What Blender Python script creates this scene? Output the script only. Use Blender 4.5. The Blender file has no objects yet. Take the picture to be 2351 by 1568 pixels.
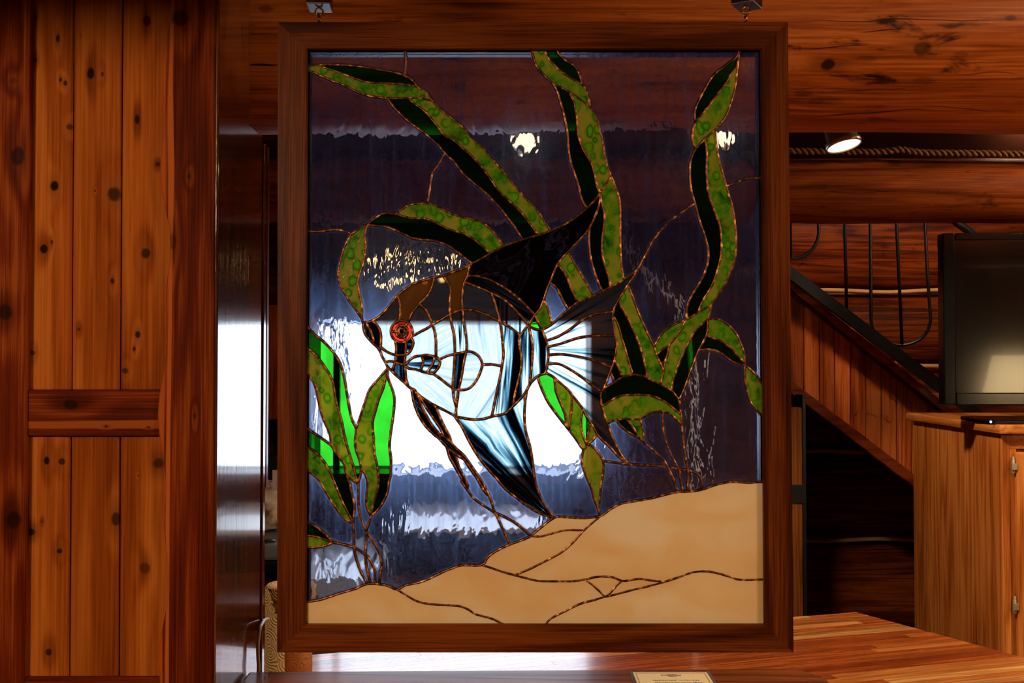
# Stained-glass angelfish panel hanging over a log-cabin counter.  Blender 4.5
import bpy, bmesh, math, random
from mathutils import Vector, Matrix
from mathutils.geometry import delaunay_2d_cdt
random.seed(7)
SC = bpy.context.scene
COL = SC.collection
# ------------------------------------------------------------------ camera
F = 2400.0
PITCH = math.radians(1.3)
CAM = Vector((0, 0, 1.6))
cd = bpy.data.cameras.new('camera'); cd.sensor_width = 36; cd.lens = 36*F/2351
cam = bpy.data.objects.new('camera', cd); COL.objects.link(cam)
cam.location = CAM; cam.rotation_euler = (math.pi/2+PITCH, 0, 0)
cd.clip_start = .05; cd.clip_end = 200
SC.camera = cam
# ------------------------------------------------------------------ world, light, exposure
SC.view_settings.view_transform = 'Standard'; SC.view_settings.look = 'None'
SC.view_settings.exposure = 0.0; SC.view_settings.gamma = 1; SC.view_settings.use_curve_mapping = False
SC.cycles.use_denoising = True
SC.cycles.sample_clamp_indirect = 4
SC.cycles.transparent_max_bounces = 24; SC.cycles.transmission_bounces = 12; SC.cycles.max_bounces = 9; SC.cycles.diffuse_bounces = 2; SC.cycles.glossy_bounces = 3
SC.cycles.use_adaptive_sampling = True; SC.cycles.adaptive_threshold = .08; SC.cycles.adaptive_min_samples = 12
SC.cycles.caustics_reflective = False
wd = bpy.data.worlds.new('sky'); SC.world = wd; wd.use_nodes = True
bg = wd.node_tree.nodes['Background']; bg.inputs[0].default_value = (.78, .88, 1, 1); bg.inputs[1].default_value = 5.0
def area(name, loc, size, power, col, target, shape='DISK', sizey=None):
    l = bpy.data.lights.new(name, 'AREA'); l.shape = shape; l.size = size; l.energy = power; l.color = col
    if sizey: l.size_y = sizey
    o = bpy.data.objects.new(name, l); COL.objects.link(o); o.location = loc
    o.rotation_euler = (Vector(target)-Vector(loc)).to_track_quat('-Z', 'Y').to_euler()
    return o
WARM = (1, .74, .46)
area('hall_lamp', (-1.75, -1.3, 2.35), .5, 43, WARM, (-.5, 1.6, 1.3))
area('hall_lamp_right', (1.9, .2, 2.3), .5, 25, WARM, (.9, 1.9, 1.9))
sl = bpy.data.lights.new('cabinet_fill', 'SPOT'); sl.energy = 150; sl.color = WARM; sl.spot_size = math.radians(50); sl.spot_blend = .5; sl.shadow_soft_size = .06  # added unseen fill that brightens the cabinet side
so = bpy.data.objects.new('cabinet_fill', sl); COL.objects.link(so); so.location = (.5, 2.6, 2.55)
so.rotation_euler = (Vector((1.6, 3.75, .75))-so.location).to_track_quat('-Z', 'Y').to_euler()
sl2 = bpy.data.lights.new('counter_fill', 'SPOT'); sl2.energy = 38; sl2.color = WARM; sl2.spot_size = math.radians(56); sl2.spot_blend = .6; sl2.shadow_soft_size = .06  # added unseen fill for the near counter and paper roll
so2 = bpy.data.objects.new('counter_fill', sl2); COL.objects.link(so2); so2.location = (-.1, 2.42, 2.7)
so2.rotation_euler = (Vector((-.25, 2.2, .9))-so2.location).to_track_quat('-Z', 'Y').to_euler()
sl3 = bpy.data.lights.new('panel_fill', 'SPOT'); sl3.energy = 95; sl3.color = WARM; sl3.spot_size = math.radians(26); sl3.spot_blend = .8; sl3.shadow_soft_size = .08  # added unseen fill aimed at the sand panes
so3 = bpy.data.objects.new('panel_fill', sl3); COL.objects.link(so3); so3.location = (-1.1, -.9, 2.6)
so3.rotation_euler = (Vector((.05, 1.5, 1.22))-so3.location).to_track_quat('-Z', 'Y').to_euler()
area('lounge_lamp', (2.5, 2.7, 2.55), .4, 20, WARM, (1.5, 3.6, 1.2))
area('stair_fill', (1.9, 3.9, 2.6), .4, 40, WARM, (1.7, 4.8, 1.4))  # added unseen fill over the stairs and far wall
portal = area('window_portal', (-.34, 4.12, 1.48), 1.3, 1, (1, 1, 1), (-.34, 0, 1.48), 'RECTANGLE', .64)
portal.data.cycles.is_portal = True
# ------------------------------------------------------------------ helpers
def ray(px, py):
    dx, dy = (px-1175.5)/F, (784-py)/F
    return Vector((dx, math.cos(PITCH)-dy*math.sin(PITCH), math.sin(PITCH)+dy*math.cos(PITCH)))
def W(px, py, Y):                     # point of the place seen at px,py that stands Y metres away
    d = ray(px, py); return CAM+d*(Y/d.y)
def Wz(px, py, z):                    # the same for a point at height z
    d = ray(px, py); return CAM+d*((z-CAM.z)/d.z)
def lin(r, g, b, a=1):
    f = lambda c: (c/255/12.92 if c/255 <= .04045 else ((c/255+.055)/1.055)**2.4)
    return (f(r), f(g), f(b), a)
def mesh(name, verts, faces, mat=None, parent=None, loc=None, smooth=False):
    me = bpy.data.meshes.new(name)
    L = Vector(loc) if loc is not None else Vector((0, 0, 0))
    me.from_pydata([tuple(Vector(v)-L) for v in verts], [], faces)
    me.validate(); me.update()
    return obj(name, me, mat, parent, L, smooth)
def obj(name, me, mat=None, parent=None, loc=(0, 0, 0), smooth=False):
    o = bpy.data.objects.new(name, me); COL.objects.link(o)
    if mat and me is not None:
        if not me.materials: me.materials.append(mat)
    if smooth and me is not None:
        for p in me.polygons: p.use_smooth = True
    o.location = loc
    if parent:
        o.parent = parent; o.location = Vector(loc)-world_loc(parent)
    return o
def world_loc(o):
    v = Vector((0, 0, 0))
    while o: v += o.location; o = o.parent
    return v
def empty(name, loc):
    o = bpy.data.objects.new(name, None); COL.objects.link(o); o.location = loc; o.empty_display_size = .1
    return o
def tag(o, label, cat, group=None):
    o['label'] = label; o['category'] = cat
    if group: o['group'] = group
    return o
def struct(o):
    o['kind'] = 'structure'; return o
def bm_obj(name, bm, mat, parent=None, smooth=False):
    bmesh.ops.recalc_face_normals(bm, faces=bm.faces)
    lo = Vector([min(v.co[i] for v in bm.verts) for i in range(3)]); hi = Vector([max(v.co[i] for v in bm.verts) for i in range(3)])
    c = (lo+hi)/2
    for v in bm.verts: v.co -= c
    me = bpy.data.meshes.new(name); bm.to_mesh(me); bm.free()
    return obj(name, me, mat, parent, c, smooth)
def box(name, x0, x1, y0, y1, z0, z1, mat, parent=None, bev=.0, seg=2):
    bm = bmesh.new(); bmesh.ops.create_cube(bm, size=1)
    for v in bm.verts:
        v.co = Vector(((x0+x1)/2+v.co.x*(x1-x0), (y0+y1)/2+v.co.y*(y1-y0), (z0+z1)/2+v.co.z*(z1-z0)))
    if bev: bmesh.ops.bevel(bm, geom=bm.edges[:], offset=bev, segments=seg, affect='EDGES', profile=.6)
    return bm_obj(name, bm, mat, parent)
def prism(name, pts, d, mat, parent=None, bev=0.0, seg=2):
    """polygon pts (3-D, planar) extruded by vector d"""
    bm = bmesh.new(); d = Vector(d)
    a = [bm.verts.new(Vector(p)) for p in pts]; b = [bm.verts.new(Vector(p)+d) for p in pts]
    n = len(a); bm.faces.new(a); bm.faces.new(b[::-1])
    for i in range(n): bm.faces.new((a[i], b[i], b[(i+1) % n], a[(i+1) % n]))
    bmesh.ops.recalc_face_normals(bm, faces=bm.faces)
    if bev: bmesh.ops.bevel(bm, geom=bm.edges[:], offset=bev, segments=seg, affect='EDGES', profile=.6)
    return bm_obj(name, bm, mat, parent)
def tube(bm, pts, r, seg=8, flat=None, wob=0):
    """sweep a circle along pts; flat=(axis vector, factor) squeezes it"""
    pts = [Vector(p) for p in pts]; n = len(pts); rings = []
    up = Vector((0, 1, 0)); closed = (pts[0]-pts[-1]).length < 1e-6
    for i, p in enumerate(pts):
        t = (pts[min(i+1, n-1)]-pts[max(i-1, 0)])
        if closed and i in (0, n-1): t = pts[1]-pts[-2]
        t.normalize()
        u = up if abs(t.dot(up)) < .95 else Vector((1, 0, 0))
        s = t.cross(u).normalized(); q = s.cross(t).normalized()
        rr = r*(1+wob*random.uniform(-1, 1)) if 0 < i < n-1 else r
        fl = flat if flat else 1
        rings.append([bm.verts.new(p+s*(rr*math.cos(k*2*math.pi/seg))+q*(rr*fl*math.sin(k*2*math.pi/seg))) for k in range(seg)])
    for a, b in zip(rings, rings[1:]):
        for k in range(seg): bm.faces.new((a[k], a[(k+1) % seg], b[(k+1) % seg], b[k]))
    if not closed:
        bm.faces.new(rings[0][::-1]); bm.faces.new(rings[-1])
def tube_obj(name, pts, r, mat, parent=None, seg=8, flat=None, wob=0):
    bm = bmesh.new(); tube(bm, pts, r, seg, flat, wob); return bm_obj(name, bm, mat, parent, True)
def lathe(name, prof, loc, mat, parent=None, seg=40, axis='Z', tilt=None):
    """prof = [(radius, height)]; spun about Z at loc"""
    bm = bmesh.new(); rings = []
    for r, h in prof:
        if r < 1e-6: rings.append([bm.verts.new((0, 0, h))])
        else: rings.append([bm.verts.new((r*math.cos(k*2*math.pi/seg), r*math.sin(k*2*math.pi/seg), h)) for k in range(seg)])
    for a, b in zip(rings, rings[1:]):
        for k in range(seg):
            k2 = (k+1) % seg
            if len(a) == 1: bm.faces.new((a[0], b[k2], b[k]))
            elif len(b) == 1: bm.faces.new((a[k], a[k2], b[0]))
            else: bm.faces.new((a[k], a[k2], b[k2], b[k]))
    bmesh.ops.recalc_face_normals(bm, faces=bm.faces)
    M = Matrix.Translation(Vector(loc)) @ (tilt.to_4x4() if tilt is not None else Matrix.Identity(4))
    bm.transform(M)
    o = bm_obj(name, bm, mat, parent, True)
    return o
def catmull(p, step=7.0):
    D = lambda a, b: math.sqrt(sum((x-y)**2 for x, y in zip(a, b)))
    dim = range(len(p[0]))
    if len(p) < 3:
        n = max(1, int(D(p[0], p[-1])/step)); return [tuple(p[0][k]+(p[-1][k]-p[0][k])*i/n for k in dim) for i in range(n+1)]
    P = [tuple(2*p[0][k]-p[1][k] for k in dim)]+list(p)+[tuple(2*p[-1][k]-p[-2][k] for k in dim)]
    out = []
    for i in range(1, len(P)-2):
        a, b, c, d = P[i-1:i+3]; n = max(1, int(round(D(b, c)/step)))
        for j in range(n):
            t = j/n
            out.append(tuple(.5*(2*b[k]+(c[k]-a[k])*t+(2*a[k]-5*b[k]+4*c[k]-d[k])*t*t+(3*b[k]-a[k]-3*c[k]+d[k])*t**3) for k in dim))
    out.append(tuple(p[-1])); return out
# ------------------------------------------------------------------ materials
class NT:
    def __init__(s, name):
        s.m = bpy.data.materials.new(name); s.m.use_nodes = True; s.t = s.m.node_tree; s.t.nodes.clear()
        s.out = s.t.nodes.new('ShaderNodeOutputMaterial')
    def n(s, typ, ins=None, **kw):
        nd = s.t.nodes.new('ShaderNode'+typ)
        for k, v in kw.items(): setattr(nd, k, v)
        for k, v in (ins or {}).items(): s.set(nd.inputs[k], v)
        return nd
    def set(s, inp, v):
        if hasattr(v, 'is_linked') or isinstance(v, bpy.types.NodeSocket): s.t.links.new(v, inp)
        else: inp.default_value = v
    def math(s, op, a, b=0.0, c=None, clamp=False):
        nd = s.n('Math', {0: a, 1: b}, operation=op, use_clamp=clamp)
        if c is not None: s.set(nd.inputs[2], c)
        return nd.outputs[0]
    def vmath(s, op, a, b=None):
        nd = s.n('VectorMath', {0: a}, operation=op)
        if b is not None: s.set(nd.inputs[1], b)
        return nd.outputs[1] if op in ('LENGTH', 'DOT_PRODUCT', 'DISTANCE') else nd.outputs[0]
    def ramp(s, f, stops, interp='LINEAR'):
        nd = s.n('ValToRGB', {0: f}); cr = nd.color_ramp; cr.interpolation = interp
        while len(cr.elements) < len(stops): cr.elements.new(.5)
        for e, (p, c) in zip(cr.elements, stops):
            e.position = p; e.color = c if len(c) == 4 else (*c, 1)
        return nd.outputs[0]
    def mix(s, f, a, b, blend='MIX'):
        nd = s.n('Mix', data_type='RGBA', blend_type=blend)
        s.set(nd.inputs[0], f); s.set(nd.inputs[6], a); s.set(nd.inputs[7], b); return nd.outputs[2]
    def noise(s, vec, scale, detail=3, rough=.5, dist=0.0):
        return s.n('TexNoise', {'Vector': vec, 'Scale': scale, 'Detail': detail, 'Roughness': rough, 'Distortion': dist}).outputs[0]
    def smooth(s, v, a, b, lo=0.0, hi=1.0):
        return s.n('MapRange', {0: v, 1: a, 2: b, 3: lo, 4: hi}, interpolation_type='SMOOTHSTEP', clamp=True).outputs[0]
    def bump(s, h, strength, dist=.002):
        return s.n('Bump', {'Strength': strength, 'Distance': dist, 'Height': h}).outputs[0]
    def mixs(s, f, a, b):
        nd = s.n('MixShader'); s.set(nd.inputs[0], f); s.t.links.new(a, nd.inputs[1]); s.t.links.new(b, nd.inputs[2]); return nd.outputs[0]
    def done(s, sh): s.t.links.new(sh, s.out.inputs[0]); return s.m
def plain(name, col, rough=.5, metal=0, spec=.5, emit=None, es=0, coat=0):
    s = NT(name)
    p = s.n('BsdfPrincipled', {'Base Color': col, 'Roughness': rough, 'Metallic': metal, 'Specular IOR Level': spec, 'Coat Weight': coat})
    if emit: s.set(p.inputs['Emission Color'], emit); s.set(p.inputs['Emission Strength'], es)
    return s.done(p.outputs[0])
def wood(name, dark, mid, light, axis=2, rings=9.0, rough=.42, coat=0.0, ior=1.45, knots=(), cracks=(), vary=.25, bump=.25, fine=1.0, kcol=None, bands=(), rscale=1.0, coatr=.08, depth=1.0, kring=.8, spec=.10, flecks=0.0):
    """grain runs along `axis`; knots/cracks = (across, along, r_across, r_along, strength) in object space"""
    s = NT(name)
    tc = s.n('TexCoord').outputs['Object']; rnd = s.n('ObjectInfo').outputs['Random']
    sc = [1, 1, 1]; sc[axis] = .055
    off = s.math('MULTIPLY', rnd, 17.0)
    P = s.vmath('ADD', tc, s.n('CombineXYZ', {0: off, 1: off, 2: off}).outputs[0])
    Q = s.vmath('MULTIPLY', P, tuple(sc))
    across = {0: 2, 1: 0, 2: 0}[axis]
    sep = s.n('SeparateXYZ', {0: tc})
    wob = s.math('MULTIPLY', s.math('SUBTRACT', s.noise(tc, 45, 2), .5), .55)
    field = None; core = None
    for (ca, cb, ra, rb, st) in knots:
        a = s.math('MULTIPLY', s.math('SUBTRACT', sep.outputs[across], ca), 1/ra)
        b = s.math('MULTIPLY', s.math('SUBTRACT', sep.outputs[axis], cb), 1/rb)
        d = s.math('ADD', s.math('SQRT', s.math('ADD', s.math('MULTIPLY', a, a), s.math('MULTIPLY', b, b))), wob)
        b2 = s.math('MULTIPLY', b, .5)
        d2 = s.math('SQRT', s.math('ADD', s.math('MULTIPLY', a, a), s.math('MULTIPLY', b2, b2)))
        f = s.smooth(d2, 0, 3.2, 1.0, 0.0); c = s.smooth(d, .55, 1.25, st, 0.0)
        h = s.smooth(d2, .3, 2.0, st*.42, 0.0); c = s.math('MAXIMUM', c, h)
        field = f if field is None else s.math('ADD', field, f)
        core = c if core is None else s.math('MAXIMUM', core, c)
    ph = s.math('MULTIPLY', s.noise(Q, 11*rscale, 2, .45, .35), rings)
    if field is not None: ph = s.math('ADD', ph, s.math('MULTIPLY', field, kring))
    g = s.math('MULTIPLY_ADD', s.math('SINE', s.math('MULTIPLY', ph, 6.2832)), .5, .5)
    g = s.math('POWER', g, 1.6)
    sc2 = [1, 1, 1]; sc2[axis] = .018
    fib = s.noise(s.vmath('MULTIPLY', P, tuple(sc2)), 320*fine, 4, .6)
    blo = s.noise(s.vmath('MULTIPLY', P, tuple([1 if i != axis else .25 for i in range(3)])), 7, 3)
    v = s.math('ADD', s.math('ADD', s.math('MULTIPLY', g, -.22*depth), s.math('MULTIPLY', fib, .75)), s.math('MULTIPLY', blo, .6))
    col = s.ramp(v, [(.32, dark), (.56, mid), (.80, light)])
    for (ca, hw, bc) in bands:                      # paler sapwood along one edge
        e = s.math('ABSOLUTE', s.math('SUBTRACT', s.math('ADD', sep.outputs[across], s.math('MULTIPLY', s.math('SUBTRACT', s.noise(Q, 60, 2), .5), .01)), ca))
        col = s.mix(s.smooth(e, hw*.6, hw, .9, 0), col, bc)
    kc = kcol or tuple(c*.12 for c in dark[:3])+(1,)
    if core is not None: col = s.mix(core, col, kc)
    if cracks:
        ck = None
        wv = s.math('MULTIPLY', s.math('SUBTRACT', s.noise(s.vmath('MULTIPLY', tc, tuple([1 if i != axis else .6 for i in range(3)])), 9, 2), .5), .035)
        for (ca, cb, ra, rb, st) in cracks:
            a = s.math('MULTIPLY', s.math('ADD', s.math('SUBTRACT', sep.outputs[across], ca), wv), 1/ra)
            b = s.math('MULTIPLY', s.math('SUBTRACT', sep.outputs[axis], cb), 1/rb)
            d = s.math('SQRT', s.math('ADD', s.math('MULTIPLY', a, a), s.math('MULTIPLY', b, b)))
            c = s.smooth(d, .3, 1.1, st, 0.0); ck = c if ck is None else s.math('MAXIMUM', ck, c)
        col = s.mix(ck, col, tuple(c*.08 for c in dark[:3])+(1,))
    if flecks:
        fv = s.noise(s.vmath('MULTIPLY', P, tuple([1 if i != axis else .32 for i in range(3)])), 26, 4, .62, .4)
        fm = s.noise(P, 5, 2)
        col = s.mix(s.math('MULTIPLY', s.smooth(fv, .56, .68), s.smooth(fm, .36, .6, 0, flecks)), col, tuple(c*.3 for c in dark[:3])+(1,))
    hsv = s.n('HueSaturation', {'Value': s.math('MULTIPLY_ADD', rnd, 2*vary, 1-vary), 'Color': col}).outputs[0]
    h = s.math('ADD', s.math('MULTIPLY', fib, .5), s.math('MULTIPLY', g, .3))
    nb = s.bump(h, bump, .0012)
    p = s.n('BsdfPrincipled', {'Base Color': hsv, 'Roughness': rough, 'IOR': ior, 'Normal': nb, 'Coat Weight': coat, 'Coat Roughness': coatr, 'Specular IOR Level': spec})
    return s.done(p.outputs[0])
# ------------------------------------------------------------------ the setting
CED = dict(dark=lin(126, 54, 10), mid=lin(166, 82, 22), light=lin(194, 108, 38))
RED = dict(dark=lin(72, 20, 4), mid=lin(112, 38, 8), light=lin(160, 76, 24))
LOG = dict(dark=lin(92, 34, 8), mid=lin(162, 76, 24), light=lin(204, 110, 44))
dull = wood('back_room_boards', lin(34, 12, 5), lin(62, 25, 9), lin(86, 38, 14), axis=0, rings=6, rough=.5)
floor_mat = wood('floor_boards', lin(50, 22, 8), lin(86, 42, 16), lin(110, 60, 26), axis=1, rough=.4)
struct(box('floor', -2.3, 3.6, -2.4, 5.9, -.06, 0, floor_mat))
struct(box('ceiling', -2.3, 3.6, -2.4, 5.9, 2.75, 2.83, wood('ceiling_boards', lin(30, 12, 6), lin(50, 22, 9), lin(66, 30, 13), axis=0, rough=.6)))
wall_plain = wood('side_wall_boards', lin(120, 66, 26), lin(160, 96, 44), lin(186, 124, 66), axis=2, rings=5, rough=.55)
struct(box('wall_near', -2.3, 3.6, -2.5, -2.4, 0, 2.75, wall_plain))
struct(box('wall_right', 3.6, 3.7, -2.4, 5.9, 0, 2.75, wall_plain))
struct(box('wall_outer', -2.4, -2.3, -2.4, 5.9, 0, 2.75, wall_plain))
# back wall with the window, log-built
WY = 4.0
wx0, wx1 = W(712, 900, WY).x, W(1354, 900, WY).x
wz1, wz0 = W(1100, 740, WY).z, W(1100, 1082, WY).z
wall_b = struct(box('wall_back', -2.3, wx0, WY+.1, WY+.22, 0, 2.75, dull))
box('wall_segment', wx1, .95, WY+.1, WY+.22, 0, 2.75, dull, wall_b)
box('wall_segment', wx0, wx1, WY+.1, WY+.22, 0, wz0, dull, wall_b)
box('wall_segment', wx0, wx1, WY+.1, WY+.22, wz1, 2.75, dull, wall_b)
def log(name, a, b, r, mat, parent=None, seg=40, nx=60, amp=.03, seed=0, flatend=True, ry=1.0):
    rnd = random.Random(seed); ph = [rnd.uniform(0, 6.28) for _ in range(8)]
    bm = bmesh.new(); rings = []; a, b = Vector(a), Vector(b); d = b-a
    for i in range(nx+1):
        t = i/nx; c = a+d*t; x = d.length*t
        ring = []
        for k in range(seg):
            an = k*2*math.pi/seg
            rr = r*(1+amp*(math.sin(x*5.1+ph[0]+math.sin(an+ph[1]))+.6*math.sin(x*11+ph[2]+2*an)+.5*math.sin(3*an+ph[3]+x*2.3)))
            ring.append(bm.verts.new(c+Vector((0, ry*rr*math.cos(an), rr*math.sin(an)))))
        rings.append(ring)
    for p, q in zip(rings, rings[1:]):
        for k in range(seg): bm.faces.new((p[k], p[(k+1) % seg], q[(k+1) % seg], q[k]))
    bm.faces.new(rings[0]); bm.faces.new(rings[-1][::-1])
    return bm_obj(name, bm, mat, parent, True)
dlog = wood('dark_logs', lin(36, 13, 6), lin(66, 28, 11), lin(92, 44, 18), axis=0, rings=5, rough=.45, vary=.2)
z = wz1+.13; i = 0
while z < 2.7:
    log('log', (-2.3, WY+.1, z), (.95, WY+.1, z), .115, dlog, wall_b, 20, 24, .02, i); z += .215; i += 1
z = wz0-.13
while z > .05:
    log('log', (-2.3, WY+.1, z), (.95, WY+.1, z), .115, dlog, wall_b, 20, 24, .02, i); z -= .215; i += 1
# window: frame, mullion, sill and panes
trimw = wood('window_trim', lin(70, 30, 10), lin(110, 56, 20), lin(140, 80, 34), axis=0, rough=.35, coat=.2)
win = empty('window_1', ((wx0+wx1)/2, WY+.16, wz0)); struct(win)
box('window_frame', wx0-.06, wx1+.06, WY-.04, WY+.1, wz1, wz1+.05, trimw, win, .004)
box('window_sill', wx0-.08, wx1+.08, WY-.09, WY+.1, wz0-.04, wz0, trimw, win, .004)
box('window_frame', wx0-.06, wx0, WY-.04, WY+.1, wz0, wz1, trimw, win, .004)
box('window_frame', wx1, wx1+.06, WY-.04, WY+.1, wz0, wz1, trimw, win, .004)
mx = W(766, 900, WY).x
box('mullion', mx-.012, mx+.012, WY+.06, WY+.09, wz0, wz1, trimw, win, .002)
sg = NT('window_glass')
clear_glass = sg.done(sg.mixs(.06, sg.n('BsdfTransparent', {'Color': (.97, .98, 1, 1)}).outputs[0], sg.n('BsdfAnisotropic', {'Roughness': .03}).outputs[0]))
box('window_pane', wx0, mx-.012, WY+.073, WY+.077, wz0, wz1, clear_glass, win)
box('window_pane', mx+.012, wx1, WY+.073, WY+.077, wz0, wz1, clear_glass, win)
# return wall and the log wall behind the stairs
struct(box('wall_return', .95, 1.03, WY+.1, 5.9, 0, 2.75, dull))
wall_l = struct(box('wall_far', .95, 3.6, 5.55, 5.7, 0, 2.75, wood('chinking', lin(120, 86, 52), lin(160, 124, 84), lin(176, 140, 96), axis=0, rough=.8)))
farlog = wood('stair_wall_logs', lin(58, 18, 6), lin(104, 42, 14), lin(142, 66, 24), axis=0, rings=7, rough=.55, vary=.15, depth=1.2, flecks=.7)
FY = 5.4
zs = [W(2000, y, FY).z for y in (395, 667, 838, 1040, 1243, 1460)]
zs += [0.0]
for i, (zt, zb) in enumerate(zip(zs, zs[1:])):
    r = (zt-zb)/2-.008
    if r > .05: log('log', (1.03, FY+.15, (zt+zb)/2), (3.6, FY+.15, (zt+zb)/2), r, farlog, wall_l, 28, 40, .008, 40+i, ry=.75)
chk = plain('mortar', lin(206, 158, 108), .9, spec=.1)
for zb in zs[1:-1]:
    pts = [(1.03+2.57*i/30, FY+.045, zb+.006*math.sin(i*.9+zb*7)) for i in range(31)]
    tube_obj('chinking', pts, .011, chk, wall_l, 8, 1.8)
# ---- left partition: boarded wall with stiles, rails and a lacquered end
LY = 1.6
wall_left = struct(empty('wall_left', (-.85, LY+.1, 0)))
box('backing', -2.3, -.46, LY+.05, LY+.19, 0, 2.75, dull, wall_left)
def plank(name, quad, y0, y1, pal, knots=(), axis=2, bev=.002, wavy=None, bands=(), cracks=(), **kw):
    """quad: px corners (xl_top, xl_bot, xr_top, xr_bot, ytop, ybot) seen on the front face at depth y0"""
    xlt, xlb, xrt, xrb, yt, yb = quad
    def P(x, y): return W(x, y, y0)
    Lp = [P(xlt+(xlb-xlt)*t, yt+(yb-yt)*t) for t in (i/40 for i in range(41))]
    Rp = [P(xrt+(xrb-xrt)*t, yt+(yb-yt)*t) for t in (i/40 for i in range(41))]
    if wavy:
        for i, p in enumerate(Lp): p.x += wavy(i/40)
    pts = Lp+Rp[::-1] if wavy else [Lp[0], Lp[-1], Rp[-1], Rp[0]]
    c = (Vector([sum(p[i] for p in (Lp[0], Lp[-1], Rp[0], Rp[-1]))/4 for i in range(3)]))
    lo = Vector([min(p[i] for p in pts) for i in range(3)]); hi = Vector([max(p[i] for p in pts) for i in range(3)]); c = (lo+hi)/2
    kn = []
    for (kx, ky, rx, ry, st) in knots:
        w = P(kx, ky); s = y0/F
        kn.append((w.x-c.x, w.z-c.z, rx*s, ry*s, st) if axis == 2 else (w.z-c.z, w.x-c.x, ry*s, rx*s, st))
    m = wood(name+'_wood', **pal, axis=axis, knots=kn, bands=bands, cracks=cracks, **kw)
    return prism(name, pts, (0, y1-y0, 0), m, wall_left, bev, 1)
kw = dict(rings=4, spec=.03, rough=.55, vary=.05, fine=.8, kring=.55, kcol=lin(34, 12, 4))
PB = LY+.014
plank('plank', (50, 44, 168.5, 163, -60, 896), PB, PB+.03, CED, [(78, 38, 6, 9, .9), (133, 88, 5, 10, .9), (79, 138, 7, 7, .8), (139, 183, 4, 6, .9), (150, 191, 5, 7, .9), (160, 291, 9, 8, .8), (125, 426, 11, 14, 1), (101, 571, 10, 13, 1), (119, 556, 4, 7, .8), (74, 810, 8, 6, .8)], **kw)
plank('plank', (171, 165.5, 280, 274, -60, 896), PB, PB+.03, CED, [(208, 168, 10, 17, 1), (235, 170, 4, 7, .8), (262, 446, 17, 20, .9), (218, 438, 3, 3, .8), (258, 645, 6, 9, .9), (181, 756, 4, 5, .8)], **kw)
plank('plank', (283, 277, 400, 396, -60, 896), PB, PB+.03, CED, [(337, 48, 10, 16, .85), (315, 274, 7, 14, .95), (362, 377, 7, 6, .8), (335, 582, 12, 14, .9), (316, 768, 7, 10, .95), (308, 801, 4, 6, .9), (287, 851, 9, 8, .8)], **kw)
plank('plank', (44, 40, 161, 157.5, 1000, 1556), PB, PB+.03, CED, [(107, 1058, 8, 12, 1), (142, 1060, 9, 9, .9), (71, 1221, 12, 10, .95), (137, 1265, 8, 8, .95), (97, 1197, 3, 3, .8), (112, 1497, 9, 10, .9)], **kw)
plank('plank', (164, 160, 273.5, 271, 1000, 1556), PB, PB+.03, CED, [(266, 1192, 12, 18, .85)], **kw)
plank('plank', (276.5, 274, 396, 394, 1000, 1556), PB, PB+.03, CED, [(364, 1064, 14, 14, .8), (332, 1304, 14, 15, .7), (318, 1092, 3, 3, .8)], **kw)
kr = dict(rings=6, spec=.03, rough=.5, vary=.05, kcol=lin(26, 8, 3))
plank('stile', (-330, -330, 70, 52, -60, 1700), LY, LY+.05, RED, [(40, 358, 19, 28, .85), (30, 185, 12, 9, .5), (12, 716, 20, 22, .85), (30, 1195, 21, 25, .85)], **kr)
sap = lin(190, 96, 40)
wv = lambda t: .006*math.sin(t*17+1.2)+.004*math.sin(t*41)
s0 = LY/F
plank('stile', (380, 373, 495, 489, -60, 1700), LY, LY+.05, RED, [(413, 42, 24, 22, .8), (396, 555, 12, 22, .6), (434, 405, 6, 7, .7), (447, 955, 5, 9, .7), (520, 150, 9, 6, .4)], wavy=wv, bands=[(-.026, .004, sap), (-.038, .006, lin(178, 84, 32))], **kr)
plank('rail', (58, 56, 377, 376, 895, 1001), LY+.006, LY+.05, RED, [(162, 928, 20, 13, .85), (244, 979, 5, 4, .8), (341, 981, 4, 3, .8)], axis=0, bands=[(-.018, .008, lin(170, 84, 32))], **kr)
plank('rail', (52, 52, 384, 384, 1555, 1690), LY+.006, LY+.05, RED, axis=0, **kr)
LX = -.452
lacq = wood('lacquered_post', lin(70, 34, 16), lin(120, 64, 32), lin(150, 90, 50), axis=2, rings=7, rough=.16, spec=.6, coat=1.0, ior=1.6, vary=.05, coatr=.06, bump=.4)
box('post', -.52, LX, LY+.003, 1.795, 0, 2.75, lacq, wall_left, .003)
# door jamb beyond the post, and its stop
jamb = empty('door_1', (LX, 1.85, 0)); struct(jamb)
lacq2 = wood('lacquered_jamb', lin(84, 32, 8), lin(120, 54, 16), lin(146, 76, 28), axis=2, rings=5, rough=.14, spec=.6, coat=1.0, ior=1.6, vary=.05, coatr=.05, bump=.08)
jt = W(578, 286, 1.80).z
box('door_jamb', -.52, LX-.002, 1.798, 1.892, 0, jt, lacq2, jamb, .002)
box('door_stop', -.52, LX-.010, 1.892, 1.906, 0, jt-.01, wood('dark_stop', lin(40, 10, 4), lin(70, 20, 8), lin(90, 34, 12), axis=2, coat=.3), jamb, .001)
box('door_edge', -.51, LX-.001, 1.906, 1.925, 0, jt-.01, lacq2, jamb, .002)
box('edge_strip', -.51, LX, 1.927, 1.942, W(615, 1118, 1.93).z, jt-.012, wood('strip_red', lin(70, 22, 6), lin(104, 38, 10), lin(130, 54, 18), axis=2, coat=.4), jamb, .001)
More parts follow.
